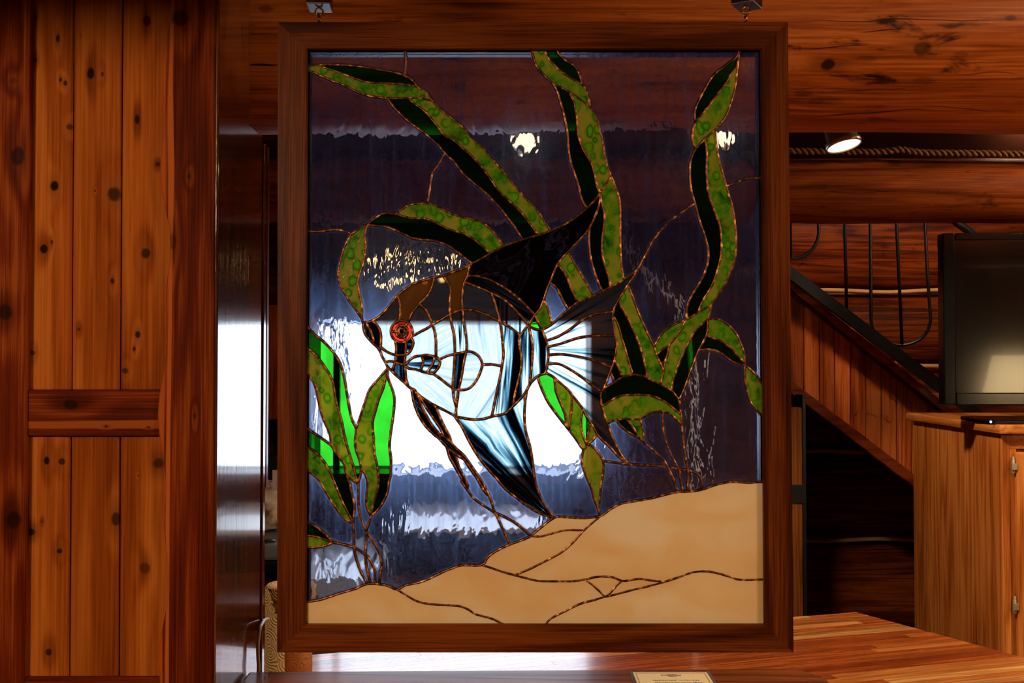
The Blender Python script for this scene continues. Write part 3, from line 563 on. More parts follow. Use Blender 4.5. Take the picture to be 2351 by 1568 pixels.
# ------------------------------------------------------------------ the panel: lead lines traced in the plane of the glass
PY = 1.50                               # front of the frame
GY_ = PY+.008                           # front of the glass
CROP={'A':(690,100),'B':(1040,100),'C':(1400,100),'D':(690,440),'E':(1040,440),'F':(1400,440),
 'G':(690,760),'H':(1040,760),'I':(1400,760),'J':(690,1100),'K':(1040,1100),'M':(1400,1100),'N':(850,680)}
LINES='''
A 40 222 68 222 180 217 350 215 540 225 760 258 960 295 1050 325 1110 360 1150 400 1172 435 1210 460 1260 490 1300 545 1325 580 1430 690 B 0 755 100 840 200 955 300 1050 400 1165 520 1300 625 1436 E 740 80 820 160 890 260 972 392
A 40 255 60 265 130 290 300 365 430 415 560 480 690 525 790 540 870 548 1000 548 1085 545 1200 548 1310 575
A 180 222 330 270 480 325 620 375 740 395 900 402 1080 415 1172 435
A 870 548 920 620 1000 705 1100 795 1200 865 1300 945 1380 1020 1440 1092 1510 1160 B 0 1170 120 1320 250 1430 380 1540 E 310 0 460 150 560 280 640 390 695 480
A 1085 545 1130 595 1240 675 1300 745 1370 830 1440 920 B 0 965 90 1040 200 1140 300 1250 380 1360 E 465 0 550 80 660 185 740 280 800 360 850 435
A 1045 20 1045 50 1048 90 1055 160 1048 250 1048 325
A 1440 1092 1400 1180 1325 1290 1300 1400 D 1290 0 1280 60 1272 118
D 675 332 720 285 780 245 840 218 960 225
D 960 225 1010 180 1080 140 1170 120 1272 118 1340 135 1430 180 E 0 228 120 262 250 292 350 350 430 440 505 545
D 960 225 1080 262 1150 270 1240 268 1330 300 1450 360 E 0 390 120 425 230 495 310 560 370 618
D 675 332 760 342 860 352 980 400 1100 458 1200 480 1330 490 1440 525 E 0 570 90 640 185 718
D 675 332 600 365 545 405 515 425 460 510 425 600 400 690 380 790 385 890 430 990 500 1110 560 1190 612 1265
D 675 332 652 380 645 460 655 550 645 650 625 740 590 830 575 910 585 1000 608 1110 615 1200 612 1265
D 40 386 60 390 160 402 330 382 430 392 515 425
D 612 1265 625 1310
D 625 1310 670 1305 725 1290 800 1240 860 1175 920 1100 970 1038 1050 975 1150 915 1335 858 1425 842 E 0 805 80 780 150 745 185 718 270 680 370 618 505 545 695 480 850 435 972 392 1150 310 1335 170 1440 60 1472 14
D 625 1310 630 1370 650 1430 700 1490 735 1525 N 90 655 125 700 150 770 195 850 225 915 265 950 300 985 380 1060 450 1120 485 1155 530 1190 565 1198 600 1245 690 1320 820 1400 960 1470 1070 1530 1100 1545 H 100 870 200 885 300 880 390 855 520 825 600 750 680 670 740 590 770 530 830 465 880 435 920 425 945 330 955 240 948 160 930 90 895 0 E 890 1382
N 35 325 80 365 120 430 138 520 133 650 125 700
D 655 1306 700 1390 725 1460 735 1525
N 133 652 200 705 270 740 330 755 452 755 510 715 545 650 555 600 540 540
N 195 850 250 835 318 850 390 870 443 888
N 318 575 335 640 333 755 318 850 300 910 272 958
N 462 590 455 680 452 755 440 850 443 888 455 1000 460 1060 485 1155
D 970 1038 992 1120 998 1200 990 1295
D 1078 1308 1120 1210 1187 1125 1260 1050 1300 990 1325 920 1335 858
N 637 95 700 160 745 230 800 368 830 460 845 580 845 700 848 780
N 540 520 640 460 720 420 800 368 900 310 1025 237 1100 200 1190 175 1290 178 E 200 1182 320 1225 470 1300 560 1350 640 1410 675 1440 715 1380 755 1335
D 1425 842 1480 920 1500 1000 N 1020 100 1025 237 1050 370 1075 480 1085 600 1088 745 1080 900 1065 1100 1062 1180 1070 1270 1090 1370 1107 1420
E 185 718 160 770 148 838 115 908 95 1000 90 1100 N 1190 175 1190 230 1205 350 1230 500 1240 620 1235 712 1215 790 1195 900 1170 1050 1135 1203 1125 1300 1107 1420 1100 1545
N 1235 712 1300 715 1370 750 1420 810 1440 880 1425 950 1390 1040 1340 1120 1280 1180 1210 1205 1135 1203 1062 1182 1000 1140 900 1060 810 1000
N 1440 880 1500 878 H 400 335 490 352
N 1235 712 1088 745 1000 765 900 808
N 443 888 500 830 570 780 660 765 720 757 790 770 848 780 890 815 900 850 890 890 870 930 835 970 805 1000
N 443 888 500 930 580 940 640 960 720 985 805 1000
N 660 765 680 830 670 900 640 960
N 825 775 815 840 790 900 725 987
E 385 1015 430 1150 470 1300 490 1420 H 492 60 500 150 505 250 490 350 470 470 440 600 410 750 387 855
E 148 838 260 850 360 880 460 930 560 990 660 1070 750 1160 818 1235
E 118 905 250 955 385 1015 480 1060 560 1120 640 1200 700 1270 755 1335
E 1472 14 1465 110 1430 220 1365 360 1270 480 1150 602 1045 727 972 900 940 980 908 1078 870 1170 818 1235 755 1335
E 675 1440 H 655 80 665 150 685 290 675 400 640 540 615 650 600 750
E 755 1335 770 1400 H 775 30 795 150 790 310 780 430 768 530
E 755 1335 780 1355 830 1378 890 1382
E 818 1235 850 1305 890 1382
E 908 1078 940 1150 960 1220 990 1325
E 890 1382 990 1325 1150 1180 1250 1105 1400 1040 1490 998 F 0 960 142 882 200 840 272 782 350 650 440 480 560 330 700 220 848 118
E 1045 727 1100 790 1150 880 1190 990 1250 1105
E 972 905 1040 970 1090 1070 1150 1180
E 1150 602 1200 690 1270 810 1340 930 1400 1040
E 1365 360 1360 500 1380 680 1430 850 1490 998
E 1472 14 1480 95 1510 200 1515 300 1495 450 1490 600 1520 750 1562 880 F 2 958
F 272 782 240 850 180 932 90 1080 45 1160 30 1235 38 1345 55 1440 70 1530 I 68 150 48 285 10 390 H 1535 510 1500 590 1480 602
B 793 60 795 88 810 150 840 230 910 315 1000 400 1050 500 1085 620 1120 760 1145 900 1155 1050 1180 1200 1230 1340 1270 1480 E 1265 0 1290 80 1335 168
B 915 60 925 88 970 165 1060 265 1160 335 1290 415 1340 490 1360 560 1370 640
B 1040 60 1050 88 1100 150 1210 225 1260 300 1285 390 1290 415
B 1000 400 1120 460 1250 545 1370 640 1430 730 1470 870 1500 1000 1520 1130 1555 1260 C 40 1390 80 1500 F 82 30 100 120 105 300 105 500 110 680 130 830 142 882
B 1165 495 1210 590 1235 720 1245 860 1270 980 1320 1090 1380 1190 1415 1300 1440 1430 1470 1495
B 1470 1495 1520 1420 1578 1330
C 1295 40 1290 85 1270 130 1200 190 1090 270 1010 350 940 470 880 590 845 690 860 788
C 1278 200 1210 300 1160 390 1080 500 1000 610 910 720 860 788 830 870 825 960 855 1055
C 1290 85 1285 150 1278 200 1255 420 1210 590 1160 720 1090 820 1050 865 950 955 855 1055
C 855 1055 810 1160 798 1300 810 1440 F 822 20 850 115 900 300 960 480 985 600 975 720 930 850 860 970 790 1090 765 1200 765 1278
C 950 955 970 1080 965 1250 975 1420 F 985 10 1030 150 1095 330 1115 480 1110 640 1075 790 1020 940 930 1090 880 1212
C 1050 865 1060 1000 1100 1200 1150 1380 F 1182 10 1220 130 1245 280 1260 430 1260 600 1235 720 1170 880 1090 1020 1020 1130 1000 1220 980 1275
C 1168 1430 1280 1380 1380 1350 1540 1343
F 440 1555 500 1450 560 1380 660 1320 765 1278 880 1212 1020 1130
F 765 1278 700 1400 620 1500 I 592 150 580 230 553 302 540 410 508 535
F 980 1275 870 1370 810 1460 I 770 150 700 300 640 470 615 598
F 980 1275 980 1350 966 1438 I 888 192 850 290 790 450 740 590 690 690
F 980 1275 1090 1278 1180 1330 1260 1420 I 1310 130 1345 240 1350 338
F 966 1438 1060 1475 I 1080 85 1190 150 1280 250 1350 325
I 888 192 1000 185 1100 215 1200 290 1280 330 1350 338
I 1350 338 1430 410 1490 480 1530 540 1568 590
I 1350 338 1350 480 1370 590 1400 700 1460 780 1530 850 1568 890
F 90 1080 110 1140 180 1270 240 1400 I 265 60 300 150 345 310 380 472
F 33 1240 80 1330 112 1440 I 120 80 150 170 190 310 230 440
F 180 932 230 1060 280 1200 350 1360 440 1555 I 465 242 505 325 540 410
I 465 242 530 180 592 150
I 505 325 553 302
H 1480 602 1520 565 I 0 540 60 505 130 460 230 437 330 450 380 472 508 535 615 598 690 690 705 780 712 860 720 940 735 1080 755 1250 778 1390 M 785 10 775 122
H 1488 750 1530 728 I 0 700 100 650 250 635 400 645 520 690 620 760 707 835
H 1545 928 I 0 910 60 887 165 878 300 880 400 820 533 803 620 840 720 940
H 1480 602 1478 690 1500 800 1545 928 I 0 990 50 1120 110 1230 180 1328
I 60 887 120 960 200 1020 295 1072 347 1112
I 165 878 230 960 295 1072
I 300 880 325 960 335 1060 347 1112 440 1200 530 1280 578 1358 640 1490 M 655 70 690 126
I 533 803 530 920 545 1050 580 1170 640 1290 690 1380 M 705 0 720 70 735 126
H 1500 1300 1568 1308 I 180 1330 400 1345 578 1358 690 1380 778 1393 870 1425 915 1490 M 925 40 918 106
I 48 285 90 375 128 463
I 8 400 25 460 42 512
E 935 1490 1050 1450 1180 1370 1300 1280 1420 1225 1568 1205 F 35 1198
H 948 160 1100 120 1250 70 1400 48 1568 45 I 55 45
H 955 240 1080 232 1220 250 1400 290 1568 355 I 18 372
H 945 330 1060 330 1180 390 1300 470 1400 550 1480 602
H 925 418 990 450 1060 510 1140 580 1190 640 1290 770 1350 880 1410 970 1440 1035 1568 1160 I 80 1250 180 1328
H 845 455 880 560 950 710 1050 850 1130 950 1160 988
H 1018 475 1030 600 1080 730 1120 830 1135 940 1160 988
H 1190 640 1185 780 1170 900 1160 988
H 1160 988 1230 1080 1305 1185 1340 1135
H 1295 775 1280 900 1290 1020 1335 1135
H 1372 920 1350 1030 1335 1135
H 1440 1035 1400 1090 1340 1135
H 1305 1185 1290 1300 1320 1420 1380 1560 K 1395 130 1420 220 1450 290 1470 370
H 1340 1135 1390 1150 1450 1220 1500 1300 1500 1400 K 1490 0 1470 130 1465 230 1450 290
H 740 590 720 730 715 880 730 1010 770 1150 795 1300 815 1450 K 823 20 845 100 900 230 960 320 1010 387
H 10 842 90 960 160 1100 250 1250 350 1380 430 1468 K 520 95 640 190 760 280 880 345 1010 387
G 1110 578 1130 700 1180 840 1250 950 1330 1030 1390 1080 1460 1160 1490 1260 H 44 1400 90 1490 K 80 20 150 115 210 195 300 260 412 330
G 1150 592 1200 730 1260 850 1330 960 1390 1032 1390 1080
G 1178 640 1240 740 1320 860 1400 980 1430 1050
G 1345 738 1390 850 1440 960 1490 1050 1510 1120 H 40 1180 110 1245 200 1370 280 1490 K 315 70 360 160 390 240 412 330
G 1390 1032 1430 1050 1510 1110
G 1390 1080 1470 1165 H 100 1285
G 1460 1155 H 20 1240 60 1360 120 1480 150 1550 K 150 100
H 60 1235 110 1285 180 1390 240 1475 K 300 100 352 170
K 412 330 440 370 480 460 530 570 565 655
K 412 330 530 385 640 450 780 567
J 40 1228 60 1225 200 1205 400 1140 540 1100 660 1050 790 1050 880 1070 970 1105 1040 1065 1180 1035 1300 990 1420 930 K 0 890 80 862 290 858 350 780 440 715 565 655 680 615 780 567 860 500 1010 387 1100 378 1280 390 1470 370 M 0 305 100 250 220 225 400 195 560 155 690 126 735 126 790 124 918 106 1050 60 1200 30 1380 35 1568 25
J 970 1105 1060 1160 1170 1220 1320 1250 K 44 1265 150 1300 230 1350 380 1390 500 1445 550 1470
K 290 858 380 885 480 920 615 958 720 985 850 1015 1050 1020 1200 1018 1320 1002 1440 975 M 0 975 60 990 120 1015 200 1010 290 995 400 1010 545 1025
K 780 567 870 572 960 550 1130 510 1310 510
K 1470 370 1400 430 1310 510 1180 650 1070 740 900 830 760 900 615 958
K 1320 1002 1400 1060 1470 1125 1515 1175
K 890 1480 930 1445 980 1390 1100 1330 1270 1245 1400 1210 1515 1175 M 0 1165 100 1140 250 1100 400 1065 545 1025 700 975 830 930 960 920 1080 940 1200 975 1310 1005 1568 1000
M 120 1015 60 1070 10 1130 -40 1172
D 40 1330 62 1348 150 1430 G 130 25 240 115 330 215 400 330 440 480 460 600 480 720 510 870 555 980 548 1080 555 1180 590 1290 605 1370 600 1440 575 1525
G 40 140 62 160 150 240 250 370 320 500 345 640 370 760 410 900 440 1050 480 1200 520 1330 560 1480 575 1525
G 40 395 60 415 120 490 160 590 190 740 230 880 290 1020 315 1150 390 1260 440 1340 465 1440 550 1510 575 1525
G 40 955 58 970 150 1030 250 1100 315 1150
G 40 1150 60 1160 140 1205 230 1300 300 1420 J 350 60 420 230 480 350 525 437
G 40 1358 58 1370 130 1440 J 180 0 250 120 330 250 400 350 460 410 525 437
G 465 1440 490 1520 J 495 30 510 130 540 270 525 437
G 876 352 870 375 780 480 690 590 650 700 600 850 565 960 555 980
G 862 400 830 560 780 690 740 830 720 920 730 1080 740 1230 765 1340 J 780 0 770 100 730 250 705 368
G 876 352 872 385 875 470 920 590 940 680 930 830 905 1000 890 1150 905 1290 900 1440 J 885 20 870 130 820 240 760 320 705 368
G 605 1370 650 1440 J 672 40 660 180 665 290 705 368
G 575 1525 J 580 60 580 250 600 370 655 515
J 705 368 685 440 655 515
J 655 515 655 650 650 757 660 880 700 1045
J 655 515 730 630 790 740 812 850 800 950 785 1050
J 525 437 532 560 535 685 550 770 600 920 670 1047
J 325 632 420 650 535 685 650 757 700 820 740 910 745 1050
J 40 420 60 430 150 470 250 550 325 632
J 40 556 60 560 180 580 325 632
J 40 684 60 682 180 680 280 655 325 632
'''
EYE = (850+405*.17857, 680+455*.17857)
EYER = (140*.17857, 78*.17857, 38*.17857)
GX0, GX1, GZ0, GZ1 = 696, 1762, 104, 1442
def parse():
    out = []
    for ln in LINES.strip().splitlines():
        t = ln.split(); pts = []; i = 0; o = None; s = 1
        while i < len(t):
            if t[i].isalpha():
                o = CROP[t[i]]; s = 280/1568 if t[i] == 'N' else 360/1568; i += 1
            else:
                pts.append((o[0]+float(t[i])*s, o[1]+float(t[i+1])*s)); i += 2
        out.append(pts)
    return out
def closest(q, poly):
    best = (1e9, None)
    for a, b in zip(poly, poly[1:]):
        dx, dy = b[0]-a[0], b[1]-a[1]; L = dx*dx+dy*dy
        t = 0 if L == 0 else max(0, min(1, ((q[0]-a[0])*dx+(q[1]-a[1])*dy)/L))
        c = (a[0]+dx*t, a[1]+dy*t); d = math.dist(c, q)
        if d < best[0]: best = (d, c)
    return best
def lead():
    L = [catmull(p) for p in parse()]
    ex, ey = EYE
    for r in EYER: L.append([(ex+r*math.cos(a*math.pi/16), ey+r*math.sin(a*math.pi/16)) for a in range(32)]+[(ex+r, ey)])
    ncirc = range(len(L)-3, len(L))
    for a, r0, r1 in ((-55, 1, 0), (180, 1, 0), (65, 1, 0), (180, 2, 1), (-50, 2, 1), (50, 2, 1)):
        c, s = math.cos(math.radians(a)), math.sin(math.radians(a))
        L.append([(ex+EYER[r0]*c, ey+EYER[r0]*s), (ex+EYER[r1]*c, ey+EYER[r1]*s)])
    for i, p in enumerate(L):
        if i in ncirc: continue
        for e in (0, -1):
            q = p[e]; o = p[1] if e == 0 else p[-2]
            if q[0] < 706 or q[0] > 1750 or q[1] < 116 or q[1] > 1428:
                if q[0] < 706: p[e] = (693, q[1])
                elif q[0] > 1750: p[e] = (1765, q[1])
                elif q[1] < 116: p[e] = (q[0], 101)
                else: p[e] = (q[0]+(1445-q[1])*(q[0]-o[0])/max(2, q[1]-o[1]), 1445)
                continue
            best = (1e9, None)
            for j, ol in enumerate(L):
                if j != i:
                    b = closest(q, ol)
                    if b[0] < best[0]: best = b
            if best[0] < 10:
                d = math.dist(best[1], o) or 1
                p[e] = tuple(best[1][k]+(best[1][k]-o[k])/d*.6 for k in (0, 1))
    return L
LEAD = lead()
clip = lambda q: (min(max(q[0], GX0-3), GX1+3), min(max(q[1], GZ0-3), GZ1+3))
vs, es = [], []
for p in LEAD:
    n = len(vs); vs += [Vector(clip(q)) for q in p]; es += [(n+i, n+i+1) for i in range(len(p)-1)]
n = len(vs); vs += [Vector(q) for q in ((GX0, GZ0), (GX1, GZ0), (GX1, GZ1), (GX0, GZ1))]; es += [(n, n+1), (n+1, n+2), (n+2, n+3), (n+3, n)]
NLEAD = len(vs)
# a ring of inner points beside every line, so the pale haze painted along the solder has a width
cell = {}
allseg = [(a, b) for p in LEAD for a, b in zip(p, p[1:])]
for a, b in allseg:
    for t in (0, .5, 1):
        q = (a[0]+(b[0]-a[0])*t, a[1]+(b[1]-a[1])*t); cell.setdefault((int(q[0]//10), int(q[1]//10)), []).append(q)
def clear(q, r):
    cx, cy = int(q[0]//10), int(q[1]//10)
    return all(math.dist(q, o) >= r for i in (-1, 0, 1) for j in (-1, 0, 1) for o in cell.get((cx+i, cy+j), ()))
inner = {}
for a, b in allseg:
    L = math.dist(a, b)
    if L < 1: continue
    nx, ny = -(b[1]-a[1])/L, (b[0]-a[0])/L
    for sd in (-9, 9):
        q = ((a[0]+b[0])/2+nx*sd, (a[1]+b[1])/2+ny*sd)
        k = (int(q[0]//5), int(q[1]//5))
        if k in inner or not (GX0+6 < q[0] < GX1-6 and GZ0+6 < q[1] < GZ1-6): continue
        if clear(q, 7.6): inner[k] = q
vs += [Vector(q) for q in inner.values()]
V2, E2, F2, OV, OE, OF = delaunay_2d_cdt(vs, es, [], 0, .15)
is_edge = [any(o < NLEAD for o in ov) or not ov for ov in OV]
con = {tuple(sorted(e)) for e, o in zip(E2, OE) if o}
adj = {}
for fi, f in enumerate(F2):
    f = list(f)
    for a, b in zip(f, f[1:]+f[:1]): adj.setdefault(tuple(sorted((a, b))), []).append(fi)
lab = [-1]*len(F2); REG = []
for s0 in range(len(F2)):
    if lab[s0] >= 0: continue
    st = [s0]; lab[s0] = len(REG); mem = []
    while st:
        f = st.pop(); mem.append(f); ff = list(F2[f])
        for a, b in zip(ff, ff[1:]+ff[:1]):
            k = tuple(sorted((a, b)))
            if k in con: continue
            for g in adj[k]:
                if lab[g] < 0: lab[g] = len(REG); st.append(g)
    REG.append(mem)
# which glass each pane is cut from: (x, y) inside the pane -> glass, streak centre
FAR = (1060, -3000)
SEEDS = []
for k, pts in {
 'G': [(850, 170), (1000, 310), (1304, 153), (1299, 238), (1370, 555), (1297, 660), (1230, 745), (1643, 192), (1602, 398), (1600, 780), (1641, 790), (1522, 815), (1441, 806), (1414, 852), (1457, 886), (1434, 978), (942, 523), (1258, 886), (1343, 978), (724, 794), (722, 1017), (881, 955), (724, 1219)],
 'M': [(828, 203), (1097, 359), (1315, 196), (1347, 306), (1398, 531), (1315, 635), (1247, 727), (1652, 238), (1636, 398), (1648, 761), (1542, 761), (1574, 761), (1446, 692), (1425, 829), (1469, 932), (1462, 978), (1726, 898), (965, 486), (818, 578), (1295, 909), (1359, 992), (1361, 1058), (743, 888), (720, 1058), (837, 990), (724, 1245), (1528, 870), (1500, 850)],
 'S': [(782, 1398), (1178, 1375), (1338, 1307), (1224, 1261), (1304, 1203), (1373, 1341), (1446, 1343), (1561, 1375)],
 'RD': [(922+19.6*math.cos(math.radians(a)), 761.2+19.6*math.sin(math.radians(a))) for a in (5, 122, -117)],
 'GY': [(922+10.2*math.cos(math.radians(a)), 761.2+10.2*math.sin(math.radians(a))) for a in (0, 115, -115)],
 'BL': [(922.3, 761.2)],
 'BR': [(947, 681), (1041, 669)],
}.items():
    SEEDS += [(x, y, k, FAR) for x, y in pts]
for k, pts in {
 'FB': [(1201, 601, 1500, 200)],
 'FD': [(860, 761, 700, 2000), (846, 766, 700, 2000), (920, 801, 900, -3000), (918, 825, 900, -3000), (916, 855, 900, -3000), (956, 930, 200, 300), (1009, 978, 300, 200), (1055, 1086, 300, 200), (1096, 1095, 300, 300), (1054, 1036, 300, 300)],
 'FT': [(941, 794, 870, 780), (950, 834, 905, 835), (982, 835, 905, 835), (1000, 837, 905, 835), (1054, 760, 1080, -3000), (1054, 850, 1200, -800), (1045, 909, 1200, -800), (1169, 727, 1200, -1500), (1169, 852, 1300, -1200), (1208, 806, 1210, 3000), (1235, 817, 1240, -1500), (1155, 670, 500, 300), (1018, 1012, 300, 300)],
 'FR': [(1338, 713, 1190, 800), (1350, 748, 1190, 795), (1330, 778, 1190, 795), (1327, 794, 1190, 800), (1327, 829, 1180, 790), (1327, 875, 1170, 790), (1310, 915, 1090, 1000)],
 'FP': [(1143, 1013, 1275, 1195)],
 'FW': [(1011, 681, 700, 800), (961, 725, 700, 800), (904, 716, 880, 3000), (1097, 688, 300, 500), (1082, 769, 900, -900), (1104, 786, 900, -900), (1086, 898, 800, 1400), (975, 885, 500, 500), (1013, 848, 800, 800), (1020, 787, 1500, 500), (973, 787, 960, 3000), (889, 819, 880, 3000), (895, 837, 880, 3000), (1087, 850, 500, 850), (1109, 860, 500, 850), (1030, 740, 1500, 500)],
}.items():
    SEEDS += [(x, y, k, (cx, cy)) for x, y, cx, cy in pts]
def inside(q, t):
    a, b, c = (V2[i] for i in t); q = Vector(q)
    s1 = (b-a).cross(q-a); s2 = (c-b).cross(q-b); s3 = (a-c).cross(q-c)
    return (s1 >= 0 and s2 >= 0 and s3 >= 0) or (s1 <= 0 and s2 <= 0 and s3 <= 0)
reg_mat = {}
for x, y, k, c in SEEDS:
    for fi, t in enumerate(F2):
        if inside((x, y), t):
            if lab[fi] in reg_mat and reg_mat[lab[fi]][0] != k: print('SEED CLASH', x, y, k, reg_mat[lab[fi]][0])
            reg_mat.setdefault(lab[fi], (k, c)); break
panel_root = empty('stained_glass_panel', W(1228, 1498, PY))
tag(panel_root, 'framed stained glass panel of a striped angelfish among green seaweed above sand', 'stained glass')
PR = world_loc(panel_root)
npane = 0
for ri, mem in enumerate(REG):
    idx = sorted({i for f in mem for i in F2[f]})
    P = [V2[i] for i in idx]
    if any(p.x < GX0-.5 or p.x > GX1+.5 or p.y < GZ0-.5 or p.y > GZ1+.5 for p in P): continue
    ar = sum(abs((V2[t[1]]-V2[t[0]]).cross(V2[t[2]]-V2[t[0]]))/2 for t in (list(F2[f]) for f in mem))
    if ar < 14: continue
    k, ctr = reg_mat.get(ri, ('W', FAR))
    m = {i: j for j, i in enumerate(idx)}; N = len(idx)
    th = .0032 if k != 'S' else .0035
    vv = [W(p.x, p.y, GY_) for p in P]
    verts = [v for v in vv]+[v+Vector((0, th, 0)) for v in vv]
    cnt = {}; faces = []
    for f in mem:
        t = [m[i] for i in F2[f]]
        a, b, c = (P[j] for j in t)
        if (b-a).cross(c-a) > 0: t = t[::-1]
        faces.append(tuple(t)); faces.append(tuple(j+N for j in t[::-1]))
        for q in ((t[0], t[1]), (t[1], t[2]), (t[2], t[0])): cnt[q] = cnt.get(q, 0)+1
    for (a, b) in list(cnt):
        if (b, a) not in cnt: faces.append((b, a, a+N, b+N))
    name = PANE_NAME.get(k, 'fish_pane')
    o = mesh(name, verts, faces, GM[k], panel_root, loc=sum(vv, Vector())/N)
    npane += 1
    me = o.data
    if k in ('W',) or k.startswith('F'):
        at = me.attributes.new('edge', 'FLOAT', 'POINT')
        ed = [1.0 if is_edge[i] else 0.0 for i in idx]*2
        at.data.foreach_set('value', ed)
    if k.startswith('F'):
        uvl = me.uv_layers.new(name='streak')
        r0 = math.dist(ctr, (sum(p.x for p in P)/N, sum(p.y for p in P)/N))
        r0 = max(r0, 60)
        co = []
        for p in P:
            dx, dy = p.x-ctr[0], p.y-ctr[1]
            rr = math.hypot(dx, dy)
            a0 = math.atan2((sum(q.y for q in P)/N)-ctr[1], (sum(q.x for q in P)/N)-ctr[0])
            da = (math.atan2(dy, dx)-a0+math.pi) % (2*math.pi)-math.pi
            co.append((da*r0+ri*61.0, rr+ri*17.0))
        for lp in me.loops: uvl.data[lp.index].uv = co[lp.vertex_index % N]
for p in LEAD:
    pts = [W(*clip(q), GY_+.0014) for q in p]
    if len(pts) < 2: continue
    tube_obj('solder_line', pts, .0021, SOLDER, panel_root, 8, 1.05, .10)
# bulge of solder where the left feeler narrows
# frame: four mitred rails, glass held in a rabbet near the front, inner lip behind it
RW = dict(dark=lin(34, 12, 4), mid=lin(72, 28, 8), light=lin(110, 52, 18))
frame_h = wood('frame_walnut_horizontal', **RW, axis=0, rings=6, rough=.3, coat=.0, vary=.1, ior=1.5, fine=1.4)
frame_v = wood('frame_walnut_vertical', **RW, axis=2, rings=6, rough=.3, coat=.0, vary=.1, ior=1.5, fine=1.4)
C_out = [(638, 51), (1809, 50), (1822, 1498), (636, 1498)]
C_in = [(705, 113), (1748, 113), (1755, 1434), (702, 1434)]
def rail(i, mat):
    j = (i+1) % 4
    o0, o1, n0, n1 = (W(*q, PY) for q in (C_out[i], C_out[j], C_in[i], C_in[j]))
    bm = bmesh.new()
    d = lambda p, y: Vector((p.x, PY+y, p.z))
    # section around the rail: front, inner front edge, down to the glass, rabbet, inner lip, back
    def sec(o, n):
        w = (n-o)
        prof = [(0, .0), (.0, .040), (1.0, .040), (1.0, .030), (1.012, .030), (1.012, .026), (1.0, .026), (1.0, .0135), (1.06, .0135), (1.06, .0082), (1.0, .0082), (1.0, .003), (.97, .0)]
        return [bm.verts.new(d(o+w*u, y)) for u, y in prof]
    A, B = sec(o0, n0), sec(o1, n1); n = len(A)
    for k in range(n): bm.faces.new((A[k], A[(k+1) % n], B[(k+1) % n], B[k]))
    bm.faces.new(A); bm.faces.new(B[::-1])
    return bm_obj('frame_rail', bm, mat, panel_root)
rail(0, frame_h); rail(1, frame_v); rail(2, frame_h); rail(3, frame_v)
brass = plain('brass', lin(196, 128, 60), .28, 1)
for (x, y) in ((733, 44), (1712, 44)):          # the eyes screwed into the top rail
    c = W(x, y, PY+.018); r = .006
    tube_obj('frame_eye', [c+Vector((0, r*math.cos(a*math.pi/8), r*math.sin(a*math.pi/8))) for a in range(16)]+[c+Vector((0, r, 0))], .0014, brass, panel_root, 6)
# ------------------------------------------------------------------ brackets that carry the panel
blk = plain('painted_block', lin(150, 150, 165), .35)
blkd = wood('bracket_wood', lin(40, 16, 8), lin(66, 30, 14), lin(84, 42, 20), axis=2, rough=.4)
def bracket(cx, cy, rot, w, label):
    c = W(cx, cy, PY+.018); z0 = c.z+.004
    root = empty('hanging_bracket', (c.x, c.y, z0)); tag(root, label, 'bracket', 'brackets that hold the stained glass panel')
    M = Matrix.Rotation(rot, 3, 'Z')
    def blockpart(name, x0, x1, y0, y1, z0_, z1_, mat, par=root):
        pts = [Vector((x0, y0, 0)), Vector((x1, y0, 0)), Vector((x1, y1, 0)), Vector((x0, y1, 0))]
        pts = [M @ p+Vector((c.x, c.y, z0_)) for p in pts]
        return prism(name, pts, (0, 0, z1_-z0_), mat, par, .0012, 1)
    b = blockpart('block', -w/2, w/2, -.018, .024, z0+.0013, 2.75, blkd)
    blockpart('plate', -w/2, w/2, -.018, .024, z0-.001, z0+.001, blk, b)
    r = .0056; cc = Vector((c.x, c.y, z0-.0075))
    pts = [cc+Vector((r*math.sin(a), .002*math.sin(a*2), r*math.cos(a))) for a in [.35+i*(5.9/18) for i in range(19)]]
    tube_obj('screw_eye', [Vector((c.x, c.y, z0+.01))]+[cc+Vector((0, 0, r+.001))]+pts, .0013, brass, root, 8)
    return root
bracket(733, 22, 0.06, .034, 'small pale bracket with brass eye above the panel, towards the boarded wall')
bracket(1713, 19, -.55, .034, 'small dark angled bracket with brass eye above the panel, towards the stairs')
# ------------------------------------------------------------------ bar top in front, butcher-block counter behind
bz = 1.6-(1536-838.5)/F*1.80
walnut = wood('bar_walnut', lin(70, 28, 10), lin(124, 58, 24), lin(166, 92, 42), axis=0, rings=6, rough=.3, coat=.3, ior=1.5, vary=.02, bump=.35, coatr=.07)
bar_root = empty('bar_top', (.05, 1.5, 0)); tag(bar_root, 'dark glossy raised wooden bar top beneath the hanging panel', 'counter')
xr = .525
pts = [(-.449, 1.20), (-.449, 1.80), (.38, 1.816)]
for i in range(9):
    a = math.radians(90-90*i/8); pts.append((xr-.07+.07*math.cos(a), 1.75+.07*math.sin(a)))
pts.append((xr, 1.20))
prism('slab', [(x, y, bz-.038) for x, y in pts], (0, 0, .038), walnut, bar_root, .005, 2)
box('half_wall', -.445, .44, 1.60, 1.70, 0, bz-.038, dull, bar_root, .003)
